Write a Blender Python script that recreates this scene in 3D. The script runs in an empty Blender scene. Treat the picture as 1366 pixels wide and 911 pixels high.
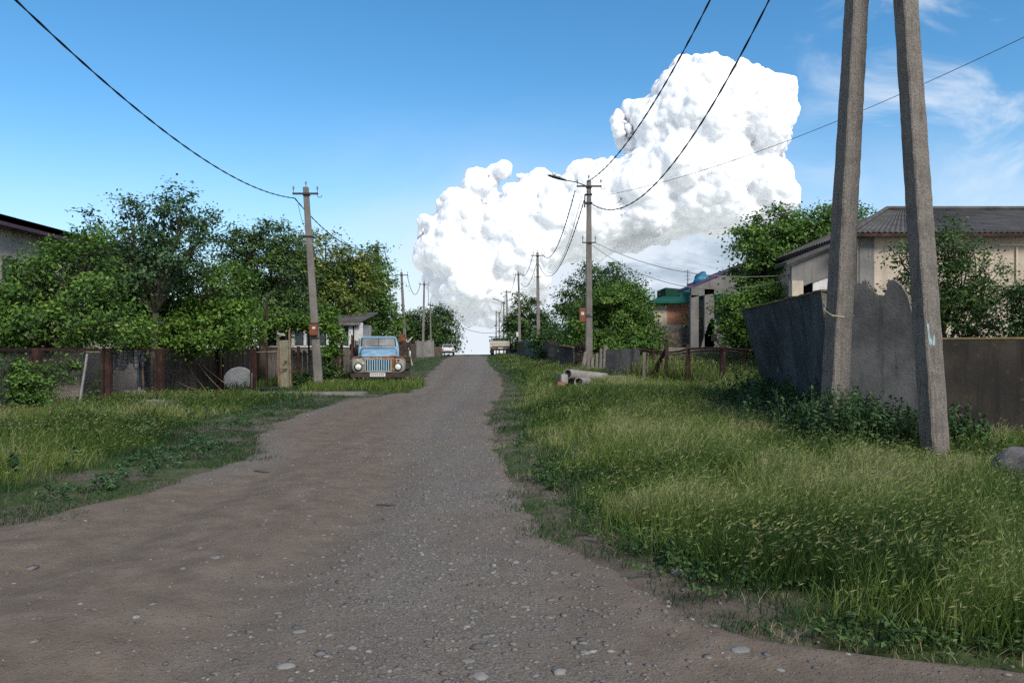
SUN_E, SUN_A, SKY_S, EXPO, CLOUD_W, DENOISE = 2.2, 18, .09, 1.0, 6.0, False
KALB = .82
import bpy, bmesh, math, random
import numpy as np
from mathutils import Vector, Matrix, Quaternion
random.seed(7); rng = np.random.default_rng(11)
S = bpy.context.scene; COL = S.collection
F, H, CX, HY = 1024.5, 1.6, 683.0, 466.0     # focal length in photo pixels, eye height, principal column, eye-level row
R = math.radians
V = Vector
def at(px, py, Y):
    return V(((px-CX)*Y/F, Y, H-(py-HY)*Y/F))
# ------------------------------------------------------------------ noise / terrain
_tab = rng.random((256, 256))
def vnoise(x, y):
    x = np.asarray(x, float); y = np.asarray(y, float)
    xi = np.floor(x).astype(int); yi = np.floor(y).astype(int)
    fx = x-xi; fy = y-yi; fx = fx*fx*(3-2*fx); fy = fy*fy*(3-2*fy)
    g = lambda a, b: _tab[a & 255, b & 255]
    return (g(xi, yi)*(1-fx)+g(xi+1, yi)*fx)*(1-fy)+(g(xi, yi+1)*(1-fx)+g(xi+1, yi+1)*fx)*fy
def fbm(x, y, o=4):
    s = 0; a = .5; x = np.asarray(x, float); y = np.asarray(y, float)
    for i in range(o):
        s = s+a*vnoise(x+i*17.3, y+i*9.1); a *= .5; x = x*2.03; y = y*2.03
    return s/(1-.5**o)
KY = [-50, 0, 12, 18, 22, 25, 28, 31, 36, 42, 50, 66, 80, 95, 105, 140, 200, 400, 1000, 4500]
KL = [0, 0, 0, 0, 0, 0, .01, .02, .08, .18, .35, .55, .72, .85, .85, 0, -2, -5, -14, -60]
KM = [0, 0, 0, 0, 0, .02, .04, .07, .17, .28, .42, .68, .82, .92, .9, 0, -2, -5, -14, -60]
KR = [0, 0, .03, .08, .18, .33, .45, .6, .75, .78, .82, .86, .9, .93, .9, 0, -2, -5, -14, -60]
def terr(x, y):
    x = np.asarray(x, float); y = np.asarray(y, float)
    l = np.interp(y, KY, KL); m = np.interp(y, KY, KM); r = np.interp(y, KY, KR)
    a = np.clip((x+9)/3, 0, 1); a = a*a*(3-2*a); b = np.clip((x+.5)/4, 0, 1); b = b*b*(3-2*b)
    z = l*(1-a)+m*a; z = z*(1-b)+r*b
    return z+(fbm(x*.35+5, y*.35+3, 3)-.5)*.05*np.clip((y+60)/40, 0, 1)
def gz(x, y): return float(terr(x, y))
def ground_at(px, py):
    lo = 2.0
    for k in range(4000):
        p = at(px, py, lo)
        if p.z <= gz(p.x, p.y): return V((p.x, p.y, gz(p.x, p.y)))
        lo += max(.02, lo*.002)
    return at(px, py, 90)
RY = [-8, 0, 3, 3.82, 4.16, 4.76, 5.57, 6.58, 8.03, 10.3, 14.4, 20.7, 30, 40, 53, 70, 97]
RX = [9, 8, 4.2, 2.55, 1.53, 1.24, .91, .43, .29, -.03, -.18, -.57, -.2, -.43, -1.45, -2.2, -3]
LY = [-8, 2, 4, 7.06, 8.24, 10.3, 12.2, 14.4, 19.5, 23.5, 27.4, 31, 37, 51, 70, 97]
LX = [-14, -9.5, -7.5, -4.7, -4.37, -4.15, -4.14, -4.9, -5.5, -5.4, -4.0, -3.7, -4.5, -5.1, -6.3, -6.6]
def road_r(y): return np.interp(y, RY, RX)+(fbm(np.asarray(y, float)*.9, 3.3, 4)-.5)*.5
def road_l(y): return np.interp(y, LY, LX)+(fbm(np.asarray(y, float)*.9, 9.7, 4)-.5)*.6
# ------------------------------------------------------------------ scene tags
def tag(o, label=None, cat=None, group=None, kind=None):
    for k, v in (('label', label), ('category', cat), ('group', group), ('kind', kind)):
        if v: o[k] = v
    return o
def thing(name, label, cat, loc, group=None, rz=0):
    o = bpy.data.objects.new(name, None); COL.objects.link(o); o.empty_display_size = .3
    o.location = loc; o.rotation_euler = (0, 0, rz)
    return tag(o, label, cat, group)
def wloc(o):
    p = V((0, 0, 0))
    while o: p += o.location; o = o.parent
    return p
def link(me, name, mat, parent=None, smooth=False):
    o = bpy.data.objects.new(name, me); COL.objects.link(o); o.parent = parent
    for m in (mat if isinstance(mat, (list, tuple)) else [mat]): me.materials.append(m)
    if smooth: me.shade_smooth()
    return o
def rrect(w, h, r, n=3):
    pts = []
    for cx, cy, a0 in ((w/2-r, h/2-r, 0), (-w/2+r, h/2-r, 90), (-w/2+r, -h/2+r, 180), (w/2-r, -h/2+r, 270)):
        for k in range(n+1):
            a = R(a0+90*k/n); pts.append((cx+r*math.cos(a), cy+r*math.sin(a)))
    return pts
class MB:
    def __init__(s): s.v = []; s.f = []; s.mi = []
    def add(s, vs, fs, mi=0):
        b = len(s.v); s.v += [tuple(p) for p in vs]; s.f += [tuple(b+i for i in f) for f in fs]; s.mi += [mi]*len(fs); return s
    def box(s, c, d, rot=None, mi=0, taper=1.0):
        c = V(c); vs = []
        for z in (-1, 1):
            t = taper if z > 0 else 1
            for x, y in ((-1, -1), (1, -1), (1, 1), (-1, 1)):
                p = V((x*d[0]/2*t, y*d[1]/2*t, z*d[2]/2))
                if rot is not None: p = rot @ p
                vs.append(c+p)
        return s.add(vs, [(3, 2, 1, 0), (4, 5, 6, 7), (0, 1, 5, 4), (1, 2, 6, 5), (2, 3, 7, 6), (3, 0, 4, 7)], mi)
    def bar(s, p0, p1, w, d, up=(0, 0, 1), w1=None, d1=None, mi=0):
        """rectangular bar p0->p1; w along side axis, d along the other"""
        p0 = V(p0); p1 = V(p1); t = (p1-p0).normalized(); u = V(up)
        if abs(t.dot(u)) > .98: u = V((0, 1, 0))
        a = t.cross(u).normalized(); b = a.cross(t).normalized(); w1 = w if w1 is None else w1; d1 = d if d1 is None else d1
        vs = []
        for p, ww, dd in ((p0, w, d), (p1, w1, d1)):
            for x, y in ((-1, -1), (1, -1), (1, 1), (-1, 1)): vs.append(p+a*x*ww/2+b*y*dd/2)
        return s.add(vs, [(3, 2, 1, 0), (4, 5, 6, 7), (0, 1, 5, 4), (1, 2, 6, 5), (2, 3, 7, 6), (3, 0, 4, 7)], mi)
    def tube(s, pts, r, n=6, mi=0, cap=True):
        pts = [V(p) for p in pts]; rs = r if isinstance(r, (list, tuple)) else [r]*len(pts)
        vs = []; prev = None
        for i, p in enumerate(pts):
            t = (pts[min(i+1, len(pts)-1)]-pts[max(i-1, 0)]).normalized()
            if prev is None:
                u = V((0, 0, 1)) if abs(t.z) < .9 else V((1, 0, 0)); a = t.cross(u).normalized()
            else: a = (prev-t*prev.dot(t)).normalized()
            prev = a; b = t.cross(a)
            for k in range(n):
                q = 2*math.pi*k/n; vs.append(p+(a*math.cos(q)+b*math.sin(q))*rs[i])
        fs = [(i*n+k, i*n+(k+1) % n, (i+1)*n+(k+1) % n, (i+1)*n+k) for i in range(len(pts)-1) for k in range(n)]
        if cap: fs += [tuple(range(n-1, -1, -1)), tuple((len(pts)-1)*n+k for k in range(n))]
        return s.add(vs, fs, mi)
    def loft(s, secs, mi=0, cap=True, close=True):
        n = len(secs[0]); vs = [p for sec in secs for p in sec]; fs = []
        for i in range(len(secs)-1):
            for k in range(n if close else n-1):
                fs.append((i*n+k, i*n+(k+1) % n, (i+1)*n+(k+1) % n, (i+1)*n+k))
        if cap: fs += [tuple(range(n-1, -1, -1)), tuple((len(secs)-1)*n+k for k in range(n))]
        return s.add(vs, fs, mi)
    def lathe(s, c, prof, n=12, axis=(0, 0, 1), mi=0):
        c = V(c); q = V((0, 0, 1)).rotation_difference(V(axis)); secs = []
        for r, z in prof:
            secs.append([c+q @ V((r*math.cos(2*math.pi*k/n), r*math.sin(2*math.pi*k/n), z)) for k in range(n)])
        return s.loft(secs, mi)
    def poly(s, pts, th, mi=0):
        """polygon (3D, planar) extruded by vector th"""
        th = V(th); n = len(pts); vs = [V(p) for p in pts]+[V(p)+th for p in pts]
        fs = [tuple(range(n-1, -1, -1)), tuple(range(n, 2*n))]+[(k, (k+1) % n, n+(k+1) % n, n+k) for k in range(n)]
        return s.add(vs, fs, mi)
    def build(s, name, mat, parent=None, local=False, smooth=False, bevel=0, label=None):
        me = bpy.data.meshes.new(name); off = V((0, 0, 0)) if (local or parent is None) else wloc(parent)
        me.from_pydata([tuple(V(p)-off) for p in s.v], [], s.f); me.update()
        bm = bmesh.new(); bm.from_mesh(me); bmesh.ops.recalc_face_normals(bm, faces=bm.faces)
        if bevel: bmesh.ops.bevel(bm, geom=bm.edges[:], offset=bevel, segments=2, affect='EDGES', clamp_overlap=True)
        bm.to_mesh(me); bm.free()
        o = link(me, name, mat, parent, smooth)
        if isinstance(mat, (list, tuple)) and len(mat) > 1 and not bevel: me.polygons.foreach_set('material_index', s.mi)
        if label: o['label'] = label
        return o
def world_origin(o):
    """move a single-mesh thing's origin to its base"""
    me = o.data; n = len(me.vertices); co = np.empty(n*3, np.float32); me.vertices.foreach_get('co', co); co = co.reshape(-1, 3)
    c = V((float((co[:, 0].min()+co[:, 0].max())/2), float((co[:, 1].min()+co[:, 1].max())/2), float(co[:, 2].min())))
    me.vertices.foreach_set('co', (co-np.array(c, np.float32)).ravel()); o.location = c; me.update(); return o
def npmesh(name, verts, loops, counts, mat, parent=None, attr=None, smooth=False):
    me = bpy.data.meshes.new(name); verts = np.asarray(verts, np.float32)
    if parent is not None: verts = verts-np.array(wloc(parent), np.float32)
    me.vertices.add(len(verts)); me.vertices.foreach_set('co', verts.ravel())
    loops = np.asarray(loops, np.int32).ravel(); counts = np.asarray(counts, np.int32)
    me.loops.add(len(loops)); me.loops.foreach_set('vertex_index', loops)
    me.polygons.add(len(counts)); st = np.zeros(len(counts), np.int32); st[1:] = np.cumsum(counts)[:-1]
    me.polygons.foreach_set('loop_start', st)
    me.update(calc_edges=True)
    if attr is not None:
        a = me.attributes.new('rnd', 'FLOAT', 'FACE'); a.data.foreach_set('value', np.asarray(attr, np.float32))
    return link(me, name, mat, parent, smooth)
# ------------------------------------------------------------------ materials
class N:
    def __init__(s, name, world=None):
        if world: s.t = world.node_tree
        else:
            s.m = bpy.data.materials.new(name); s.m.use_nodes = True; s.t = s.m.node_tree
        s.t.nodes.clear()
    def n(s, ty, **kw):
        x = s.t.nodes.new(ty)
        for k, v in kw.items():
            if k.startswith('i_'): x.inputs[k[2:].replace('_', ' ')].default_value = v
            else: setattr(x, k, v)
        return x
    def l(s, a, b): s.t.links.new(a, b)
    def set(s, x, sock, v):
        if hasattr(v, 'is_output'): s.l(v, x.inputs[sock])
        else: x.inputs[sock].default_value = v
    def math(s, op, a, b=0.0, c=None, clamp=False):
        x = s.n('ShaderNodeMath', operation=op, use_clamp=clamp); s.set(x, 0, a); s.set(x, 1, b)
        if c is not None: s.set(x, 2, c)
        return x.outputs[0]
    def smooth(s, v, lo, hi):
        x = s.n('ShaderNodeMapRange', interpolation_type='SMOOTHSTEP'); s.set(x, 'Value', v); s.set(x, 'From Min', lo); s.set(x, 'From Max', hi)
        return x.outputs[0]
    def mix(s, f, a, b):
        x = s.n('ShaderNodeMix', data_type='RGBA'); s.set(x, 0, f); s.set(x, 6, a); s.set(x, 7, b); return x.outputs[2]
    def pos(s, st=(1, 1, 1)):
        g = s.n('ShaderNodeNewGeometry'); m = s.n('ShaderNodeMapping'); m.inputs['Scale'].default_value = st
        s.l(g.outputs['Position'], m.inputs['Vector']); return m.outputs[0]
    def obj(s, st=(1, 1, 1)):
        g = s.n('ShaderNodeTexCoord'); m = s.n('ShaderNodeMapping'); m.inputs['Scale'].default_value = st
        s.l(g.outputs['Object'], m.inputs['Vector']); return m.outputs[0]
    def noise(s, v, sc, det=4, rough=.55, dist=0):
        x = s.n('ShaderNodeTexNoise'); s.l(v, x.inputs['Vector']); x.inputs['Scale'].default_value = sc; x.inputs['Detail'].default_value = det
        x.inputs['Roughness'].default_value = rough; x.inputs['Distortion'].default_value = dist; return x.outputs['Fac']
    def voro(s, v, sc, feat='F1', out='Distance'):
        x = s.n('ShaderNodeTexVoronoi', feature=feat); s.l(v, x.inputs['Vector']); x.inputs['Scale'].default_value = sc; return x.outputs[out]
    def ramp(s, v, stops):
        x = s.n('ShaderNodeValToRGB'); e = x.color_ramp.elements
        while len(e) < len(stops): e.new(.5)
        for q, (p, c) in zip(e, stops): q.position = p; q.color = (*c, 1) if len(c) == 3 else c
        s.l(v, x.inputs[0]); return x.outputs[0]
    def bsdf(s, col, rough=.9, bump=None, bs=.3, bd=.02, metal=0, spec=.25):
        if hasattr(col, 'is_output'): col = s.mix(1-KALB, col, (0, 0, 0, 1))
        else: col = tuple(x*KALB for x in col)
        b = s.n('ShaderNodeBsdfPrincipled'); o = s.n('ShaderNodeOutputMaterial')
        s.set(b, 'Base Color', col if hasattr(col, 'is_output') else (*col, 1)); s.set(b, 'Roughness', rough); b.inputs['Metallic'].default_value = metal
        b.inputs['Specular IOR Level'].default_value = spec
        if bump is not None:
            q = s.n('ShaderNodeBump'); q.inputs['Strength'].default_value = bs; q.inputs['Distance'].default_value = bd
            s.l(bump, q.inputs['Height']); s.l(q.outputs[0], b.inputs['Normal'])
        s.l(b.outputs[0], o.inputs[0]); return s.m
def blotchy(name, stops, sc=2.0, det=6, rough=.9, bs=.4, bd=.02, bsc=None, st=(1, 1, 1), metal=0, spec=.2, dist=0):
    k = N(name); p = k.pos(st); f = k.noise(p, sc, det, .6, dist)
    return k.bsdf(k.ramp(f, stops), rough, k.noise(k.pos(), bsc or sc*12, 4, .6), bs, bd, metal, spec)
def concrete(name, base, dark, stain=(.06, .06, .06), sc=1.5, streak=.6, bs=.5, lichen=None):
    k = N(name); p = k.pos(); f = k.noise(p, sc, 8, .65)
    c = k.mix(k.smooth(f, .35, .68), (*dark, 1), (*base, 1))
    s = k.noise(k.pos((2.2, 2.2, .22)), 2.2, 5, .6)
    c = k.mix(k.math('MULTIPLY', k.smooth(s, .48, .72), streak), c, (*stain, 1))
    fine = k.noise(p, 60, 3, .7)
    c = k.mix(k.math('MULTIPLY', k.smooth(fine, .5, .8), .3), c, (*[min(1, x*1.25) for x in base], 1))
    if lichen: c = k.mix(k.smooth(k.noise(p, 7, 5, .7), .62, .7), c, (*lichen, 1))
    return k.bsdf(c, .95, k.math('ADD', k.noise(p, 30, 5, .7), k.math('MULTIPLY', f, 2)), bs, .02)
def leafmat(name, stops, trans=.3):
    k = N(name); a = k.n('ShaderNodeAttribute', attribute_name='rnd'); c = k.mix(1-KALB, k.ramp(a.outputs['Fac'], stops), (0, 0, 0, 1))
    d = k.n('ShaderNodeBsdfPrincipled'); k.l(c, d.inputs['Base Color']); d.inputs['Roughness'].default_value = .55; d.inputs['Specular IOR Level'].default_value = .25
    t = k.n('ShaderNodeBsdfTranslucent'); k.l(c, t.inputs['Color']); m = k.n('ShaderNodeMixShader'); m.inputs[0].default_value = trans
    k.l(d.outputs[0], m.inputs[1]); k.l(t.outputs[0], m.inputs[2]); o = k.n('ShaderNodeOutputMaterial'); k.l(m.outputs[0], o.inputs[0]); return k.m
m_pole = concrete('pole_concrete', (.22, .20, .18), (.15, .137, .124), (.10, .095, .09), 2.5, .4, .8)
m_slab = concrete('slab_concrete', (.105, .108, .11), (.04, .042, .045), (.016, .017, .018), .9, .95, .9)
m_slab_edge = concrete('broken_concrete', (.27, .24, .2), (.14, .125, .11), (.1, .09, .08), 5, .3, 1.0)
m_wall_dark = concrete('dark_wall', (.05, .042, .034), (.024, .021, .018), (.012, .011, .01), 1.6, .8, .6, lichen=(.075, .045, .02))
m_moss = blotchy('moss_cap', [(.3, (.13, .115, .09)), (.5, (.2, .14, .055)), (.7, (.27, .19, .075))], 6, bs=.8)
m_rust = blotchy('rusty_iron', [(.3, (.026, .017, .015)), (.5, (.045, .024, .02)), (.7, (.085, .042, .03))], 5, 6, .85, .4, .005)
m_rustlite = blotchy('pale_rusty_iron', [(.3, (.09, .055, .04)), (.5, (.2, .13, .09)), (.7, (.28, .22, .16))], 6, 6, .85, .4, .005)
m_iron = blotchy('dark_iron', [(.3, (.03, .03, .032)), (.7, (.07, .065, .06))], 8, rough=.7)
m_cable = blotchy('black_cable', [(.3, (.012, .012, .013)), (.7, (.028, .028, .03))], 3, rough=.6)
m_cable_thin = blotchy('grey_wire', [(.3, (.05, .05, .055)), (.7, (.09, .09, .09))], 3, rough=.6)
m_rope = blotchy('tan_cable', [(.3, (.28, .25, .18)), (.7, (.4, .36, .27))], 3, rough=.8)
m_glass_ins = blotchy('insulator_glass', [(.3, (.12, .14, .14)), (.7, (.3, .33, .33))], 8, rough=.25)
m_bark = blotchy('bark', [(.3, (.05, .04, .032)), (.7, (.13, .11, .09))], 9, bs=.8, st=(1, 1, .3))
m_wood = blotchy('weathered_planks', [(.3, (.09, .082, .075)), (.5, (.16, .145, .13)), (.7, (.23, .21, .19))], 3, st=(6, 6, .5), bs=.5)
m_wood_br = blotchy('brown_planks', [(.3, (.05, .036, .028)), (.5, (.1, .072, .055)), (.7, (.17, .125, .1))], 3, st=(6, 6, .5), bs=.5)
m_white = blotchy('old_white_paint', [(.3, (.5, .5, .48)), (.7, (.68, .68, .66))], 5)
m_cream = blotchy('cream_paint', [(.3, (.36, .33, .22)), (.55, (.5, .47, .34)), (.68, (.55, .52, .4)), (.75, (.16, .08, .04))], 4, dist=.3)
m_orange = blotchy('orange_box_paint', [(.3, (.15, .055, .03)), (.7, (.25, .09, .045))], 12, rough=.7)
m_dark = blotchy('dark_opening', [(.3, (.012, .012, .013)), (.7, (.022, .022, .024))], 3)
m_rubber = blotchy('rubber', [(.3, (.016, .016, .017)), (.7, (.035, .034, .033))], 8)
m_stone = blotchy('river_stone', [(.3, (.11, .11, .112)), (.5, (.2, .195, .187)), (.7, (.29, .275, .25))], 5, bs=.3)
def glass(name, tint=(.03, .04, .05), rough=.08):
    k = N(name); f = k.noise(k.pos(), 2.5, 4); return k.bsdf(k.ramp(f, [(.3, tint), (.7, tuple(x*2+.01 for x in tint))]), rough, None, spec=.6)
m_glass = glass('window_glass')
# ------------------------------------------------------------------ ground and road
def grid(xs, ys, zf, name, mat, parent=None):
    X, Y = np.meshgrid(xs, ys); Z = zf(X, Y); nx, ny = len(xs), len(ys)
    i = np.arange(nx*ny).reshape(ny, nx)
    q = np.stack([i[:-1, :-1], i[:-1, 1:], i[1:, 1:], i[1:, :-1]], -1).reshape(-1, 4)
    return npmesh(name, np.stack([X, Y, Z], -1).reshape(-1, 3), q, np.full(len(q), 4), mat, parent, smooth=True)
def road_mask(X, Y):
    l, r = road_l(Y), road_r(Y); return np.clip(np.minimum(X-l, r-X)/.35, -1, 1)*(Y < 86)
def zground(X, Y):
    return terr(X, Y)-.10*np.clip((road_mask(X, Y)), 0, 1)
k = N('verge_soil'); p = k.pos(); a = k.noise(p, .6, 6, .65); b = k.noise(p, 5, 5, .6)
soil = k.ramp(b, [(.3, (.085, .065, .05)), (.55, (.125, .1, .078)), (.75, (.165, .135, .108))])
gr = k.ramp(k.noise(p, 9, 5, .7), [(.3, (.028, .042, .014)), (.55, (.06, .08, .026)), (.75, (.1, .11, .045))])
yy = k.n('ShaderNodeSeparateXYZ'); k.l(p, yy.inputs[0])
far = k.smooth(yy.outputs['Y'], 22, 60)
m_soil = k.bsdf(k.mix(k.math('MAXIMUM', k.smooth(a, .46, .56), far), soil, gr), 1, k.noise(p, 20, 5, .7), .6, .03)
ys = np.concatenate([np.arange(-8, 30, .25), np.arange(30, 110, 1.0), np.geomspace(110, 1500, 32)])
xp = np.concatenate([np.arange(0, 16, .3), np.geomspace(16, 1500, 28)]); xs = np.concatenate([-xp[:0:-1], xp])
g = grid(xs, ys, zground, 'ground', m_soil); g['kind'] = 'structure'
# road: brown dirt with packed grey gravel
k = N('dirt_road'); p = k.pos(); ps = k.pos((1, .28, 1))
big = k.noise(ps, .55, 5, .6); med = k.noise(p, 3.2, 6, .65); fine = k.noise(p, 38, 4, .75)
dirt = k.ramp(med, [(.25, (.116, .090, .070)), (.5, (.164, .128, .099)), (.75, (.212, .169, .134))])
grav = k.ramp(k.noise(p, 55, 3, .8), [(.3, (.072, .066, .058)), (.5, (.162, .143, .124)), (.7, (.32, .292, .26))])
ga = k.n('ShaderNodeAttribute', attribute_name='rnd').outputs['Fac']
c = k.mix(k.smooth(k.math('ADD', ga, k.math('MULTIPLY', k.math('SUBTRACT', big, .5), 2.0)), .1, 1.15), dirt, grav)
peb = k.n('ShaderNodeTexVoronoi'); k.l(p, peb.inputs['Vector']); peb.inputs['Scale'].default_value = 42
sc_ = k.n('ShaderNodeSeparateColor'); k.l(peb.outputs['Color'], sc_.inputs[0])
pm = k.math('MULTIPLY', k.smooth(peb.outputs['Distance'], .36, .24), k.smooth(sc_.outputs[0], .6, .72))
c = k.mix(k.math('MULTIPLY', pm, .6), c, k.ramp(sc_.outputs[1], [(0, (.1, .095, .095)), (.6, (.2, .19, .18)), (1, (.3, .28, .26))]))
hgt = k.math('ADD', k.math('MULTIPLY', fine, .5), k.math('ADD', med, k.math('MULTIPLY', pm, .5)))
m_road = k.bsdf(c, 1, hgt, .8, .035, spec=.15)
ry = np.concatenate([np.arange(-8, 26, .1), np.arange(26, 86, .4)]); nt = 110
t = np.linspace(0, 1, nt); L_, R_ = road_l(ry)-.16, road_r(ry)+.14
X = L_[:, None]*(1-t)+R_[:, None]*t; Y = np.repeat(ry[:, None], nt, 1)
e = np.minimum(X-L_[:, None], R_[:, None]-X)
base = terr(X, Y); rut = np.zeros_like(X)
cl = np.interp(ry, [-8, 3, 8, 14, 20, 30, 45, 97], [-4.5, -2.6, -2.3, -2.4, -2.6, -2.2, -2.6, -4.6])[:, None]
for off in (-.95, .85): rut -= .055*np.exp(-((X-cl-off)/.32)**2)*(.5+fbm(X*.3, Y*.25, 2))
Z = base+.02+rut+(fbm(X*1.3, Y*.9, 5)-.5)*.07+(fbm(X*6, Y*6, 3)-.5)*.022-.16*np.clip(1-e/.45, 0, 1)**1.5
def zroad(x, y): return gz(x, y)+.03
i = np.arange(X.size).reshape(X.shape); q = np.stack([i[:-1, :-1], i[:-1, 1:], i[1:, 1:], i[1:, :-1]], -1).reshape(-1, 4)
GC = lambda y: np.interp(y, [-8, 3, 8, 14, 20, 30, 45, 97], [-.6, -.3, -.6, -1.1, -1.6, -1.8, -2.2, -4.2])
_ga = np.exp(-((X-GC(Y))/1.15)**2)*(.45+.8*fbm(X*1.1+4, Y*.6, 3))+.55*np.exp(-((X-L_[:, None]-.5)/.6)**2)*(Y > 9)+.25*np.clip((Y-16)/10, 0, 1)
rd = npmesh('dirt_road', np.stack([X, Y, Z], -1).reshape(-1, 3), q, np.full(len(q), 4), m_road, smooth=True, attr=_ga[:-1, :-1].ravel()); rd['kind'] = 'structure'
from mathutils.bvhtree import BVHTree
_vt = np.stack([X, Y, Z], -1).reshape(-1, 3)
BV = BVHTree.FromPolygons(_vt.tolist(), q.tolist())
def road_z(x, y):
    h = BV.ray_cast(V((x, y, 5)), V((0, 0, -1)))
    return h[0].z if h[0] else gz(x, y)
# ------------------------------------------------------------------ loose gravel (stuff) and single stones
def ico(sub=1):
    bm = bmesh.new(); bmesh.ops.create_icosphere(bm, subdivisions=sub, radius=1)
    v = np.array([x.co[:] for x in bm.verts]); f = np.array([[x.index for x in q.verts] for q in bm.faces]); bm.free(); return v, f
IV, IF = ico(2)
def pebbles(name, n, smin, smax, mat, ylo, yhi, dens, flat=.45):
    vs = []; fs = []; at_ = []; b = 0
    iv, if_ = ico(1)
    tries = 0
    while b < n*len(iv) and tries < n*40:
        tries += 1
        y = ylo*(yhi/ylo)**random.random(); l, r = float(road_l(y)), float(road_r(y))
        x = random.uniform(max(l+.1, -y*.9), min(r+.35, y*.9))
        if random.random() > dens(x, y): continue
        s = smin*(smax/smin)**(random.random()**2.2)
        sx, sy, sz = s*random.uniform(.7, 1.5), s*random.uniform(.6, 1.2), s*random.uniform(.35, .7)*flat*1.6
        a = random.random()*6.28; w = iv*(1+(np.random.default_rng(tries).random((len(iv), 1))-.5)*.45)*[sx, sy, sz]
        w = np.stack([w[:, 0]*math.cos(a)-w[:, 1]*math.sin(a), w[:, 0]*math.sin(a)+w[:, 1]*math.cos(a), w[:, 2]], 1)
        vs.append(w+[x, y, road_z(x, y)+sz*.15]); fs.append(if_+b); at_.append(np.full(len(if_), random.random())); b += len(iv)
    f = np.concatenate(fs)
    o = npmesh(name, np.concatenate(vs), f, np.full(len(f), 3), mat, attr=np.concatenate(at_)); return o
def attrmat(name, stops, rough=.9, sc=30):
    k = N(name); a = k.n('ShaderNodeAttribute', attribute_name='rnd'); c = k.ramp(a.outputs['Fac'], stops)
    f = k.noise(k.pos(), sc, 4, .6); c = k.mix(k.smooth(f, .4, .75), c, (.12, .1, .085, 1)); return k.bsdf(c, rough, f, .3, .01)
m_grav = attrmat('gravel_mix', [(0, (.09, .088, .09)), (.3, (.15, .145, .145)), (.6, (.2, .19, .18)), (.8, (.13, .105, .09)), (.92, (.22, .205, .19)), (1, (.3, .285, .265))])
def gd(x, y):
    c = np.interp(y, [-8, 3, 8, 14, 20, 30, 45, 97], [-.6, -.3, -.6, -1.1, -1.6, -1.8, -2.2, -4.2])
    return float(np.clip(1.25*math.exp(-((x-c)/1.1)**2)*(.2+1.1*fbm(x*1.2, y*.8, 3))+.06+.25*(abs(x-float(road_l(y))) < .7)*(y > 9), 0, 1))
tag(pebbles('loose_gravel', 13000, .006, .026, m_grav, 3.4, 34, gd), 'loose grey and brown gravel scattered over the dirt road', 'gravel', kind='stuff')
tag(pebbles('river_pebbles', 520, .014, .045, m_grav, 3.5, 16, gd, .26), 'flat grey river pebbles pressed into the dirt road', 'pebbles', kind='stuff')
stones = [(688, 758, .055, .6, 'pale round stone lying alone on the road beside a flat one'), (740, 771, .05, .35, 'white flat stone near the middle of the road'),
 (905, 765, .12, .65, 'large grey stone at the foot of the right grass edge'), (891, 802, .045, .8, 'small reddish stone below the grey stone at the grass edge'),
 (632, 817, .05, .5, 'pale stone in the gravel left of two white stones'), (382, 893, .075, .4, 'flat pale stone in the gravel at the bottom left of centre'),
 (746, 902, .06, .7, 'grey rounded pebble at the very bottom middle of the road'), (640, 904, .08, .3, 'flat blue grey stone at the bottom edge beside a pale slab'),
 (988, 874, .09, .3, 'flat buff stone at the road edge below short grass'), (970, 884, .032, .5, 'small white pebble beside the flat buff stone'),
 (400, 846, .06, .3, 'flat slate coloured stone left of the gravel band'), (780, 876, .05, .5, 'light tan stone in the bare dirt near the bottom'),
 (286, 748, .1, .14, 'thin pale stone flush with the dirt of the left track'), (180, 655, .09, .3, 'white elongated stone by the left grass edge'),
 (412, 690, .05, .3, 'small white stone in the middle of the brown track'), (738, 770, .04, .4, 'second white stone touching the flat white stone'),
 (700, 812, .05, .3, 'pale oval stone lower right of the round stone'), (1041, 900, .04, .5, 'tiny white stone near the bottom right grass'),
 (624, 884, .06, .3, 'grey flat stone in the densest gravel at bottom'), (470, 868, .05, .35, 'pale grey stone left in the bottom gravel band')]
for (px, py, s, fl, lab) in stones:
    p = ground_at(px, py); iv, if_ = IV, IF
    n = np.array([float(fbm(v[0]*1.3+px, v[1]*1.3+v[2]*.9+py, 3)) for v in iv])[:, None]
    w = iv*(.75+.5*n)*[s*1.25, s*.9, s*fl]
    s *= .5; w = iv*(.7+.6*n)*[s*1.3, s*.95, s*fl*.8]
    o = npmesh('stone', w, if_, np.full(len(if_), 3), m_stone, smooth=True)
    o.location = (p.x, p.y, road_z(p.x, p.y)+s*fl*.12); o.rotation_euler = (0, 0, px*.7); tag(o, lab, 'stone', 'stones lying on the road')
# two dry twigs
for (px, py, lab) in ((348, 627, 'thin dark twig on the left side of the road'), (518, 671, 'short dark bent stick in the middle of the road')):
    p = ground_at(px, py); z = road_z(p.x, p.y)+.012
    o = MB().tube([(p.x-.13, p.y+.02, z), (p.x-.04, p.y-.01, z+.008), (p.x+.05, p.y-.02, z), (p.x+.14, p.y-.06, z)], [.008, .01, .009, .005], 5).build('dry_stick', m_bark)
    tag(world_origin(o), lab, 'stick')
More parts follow.
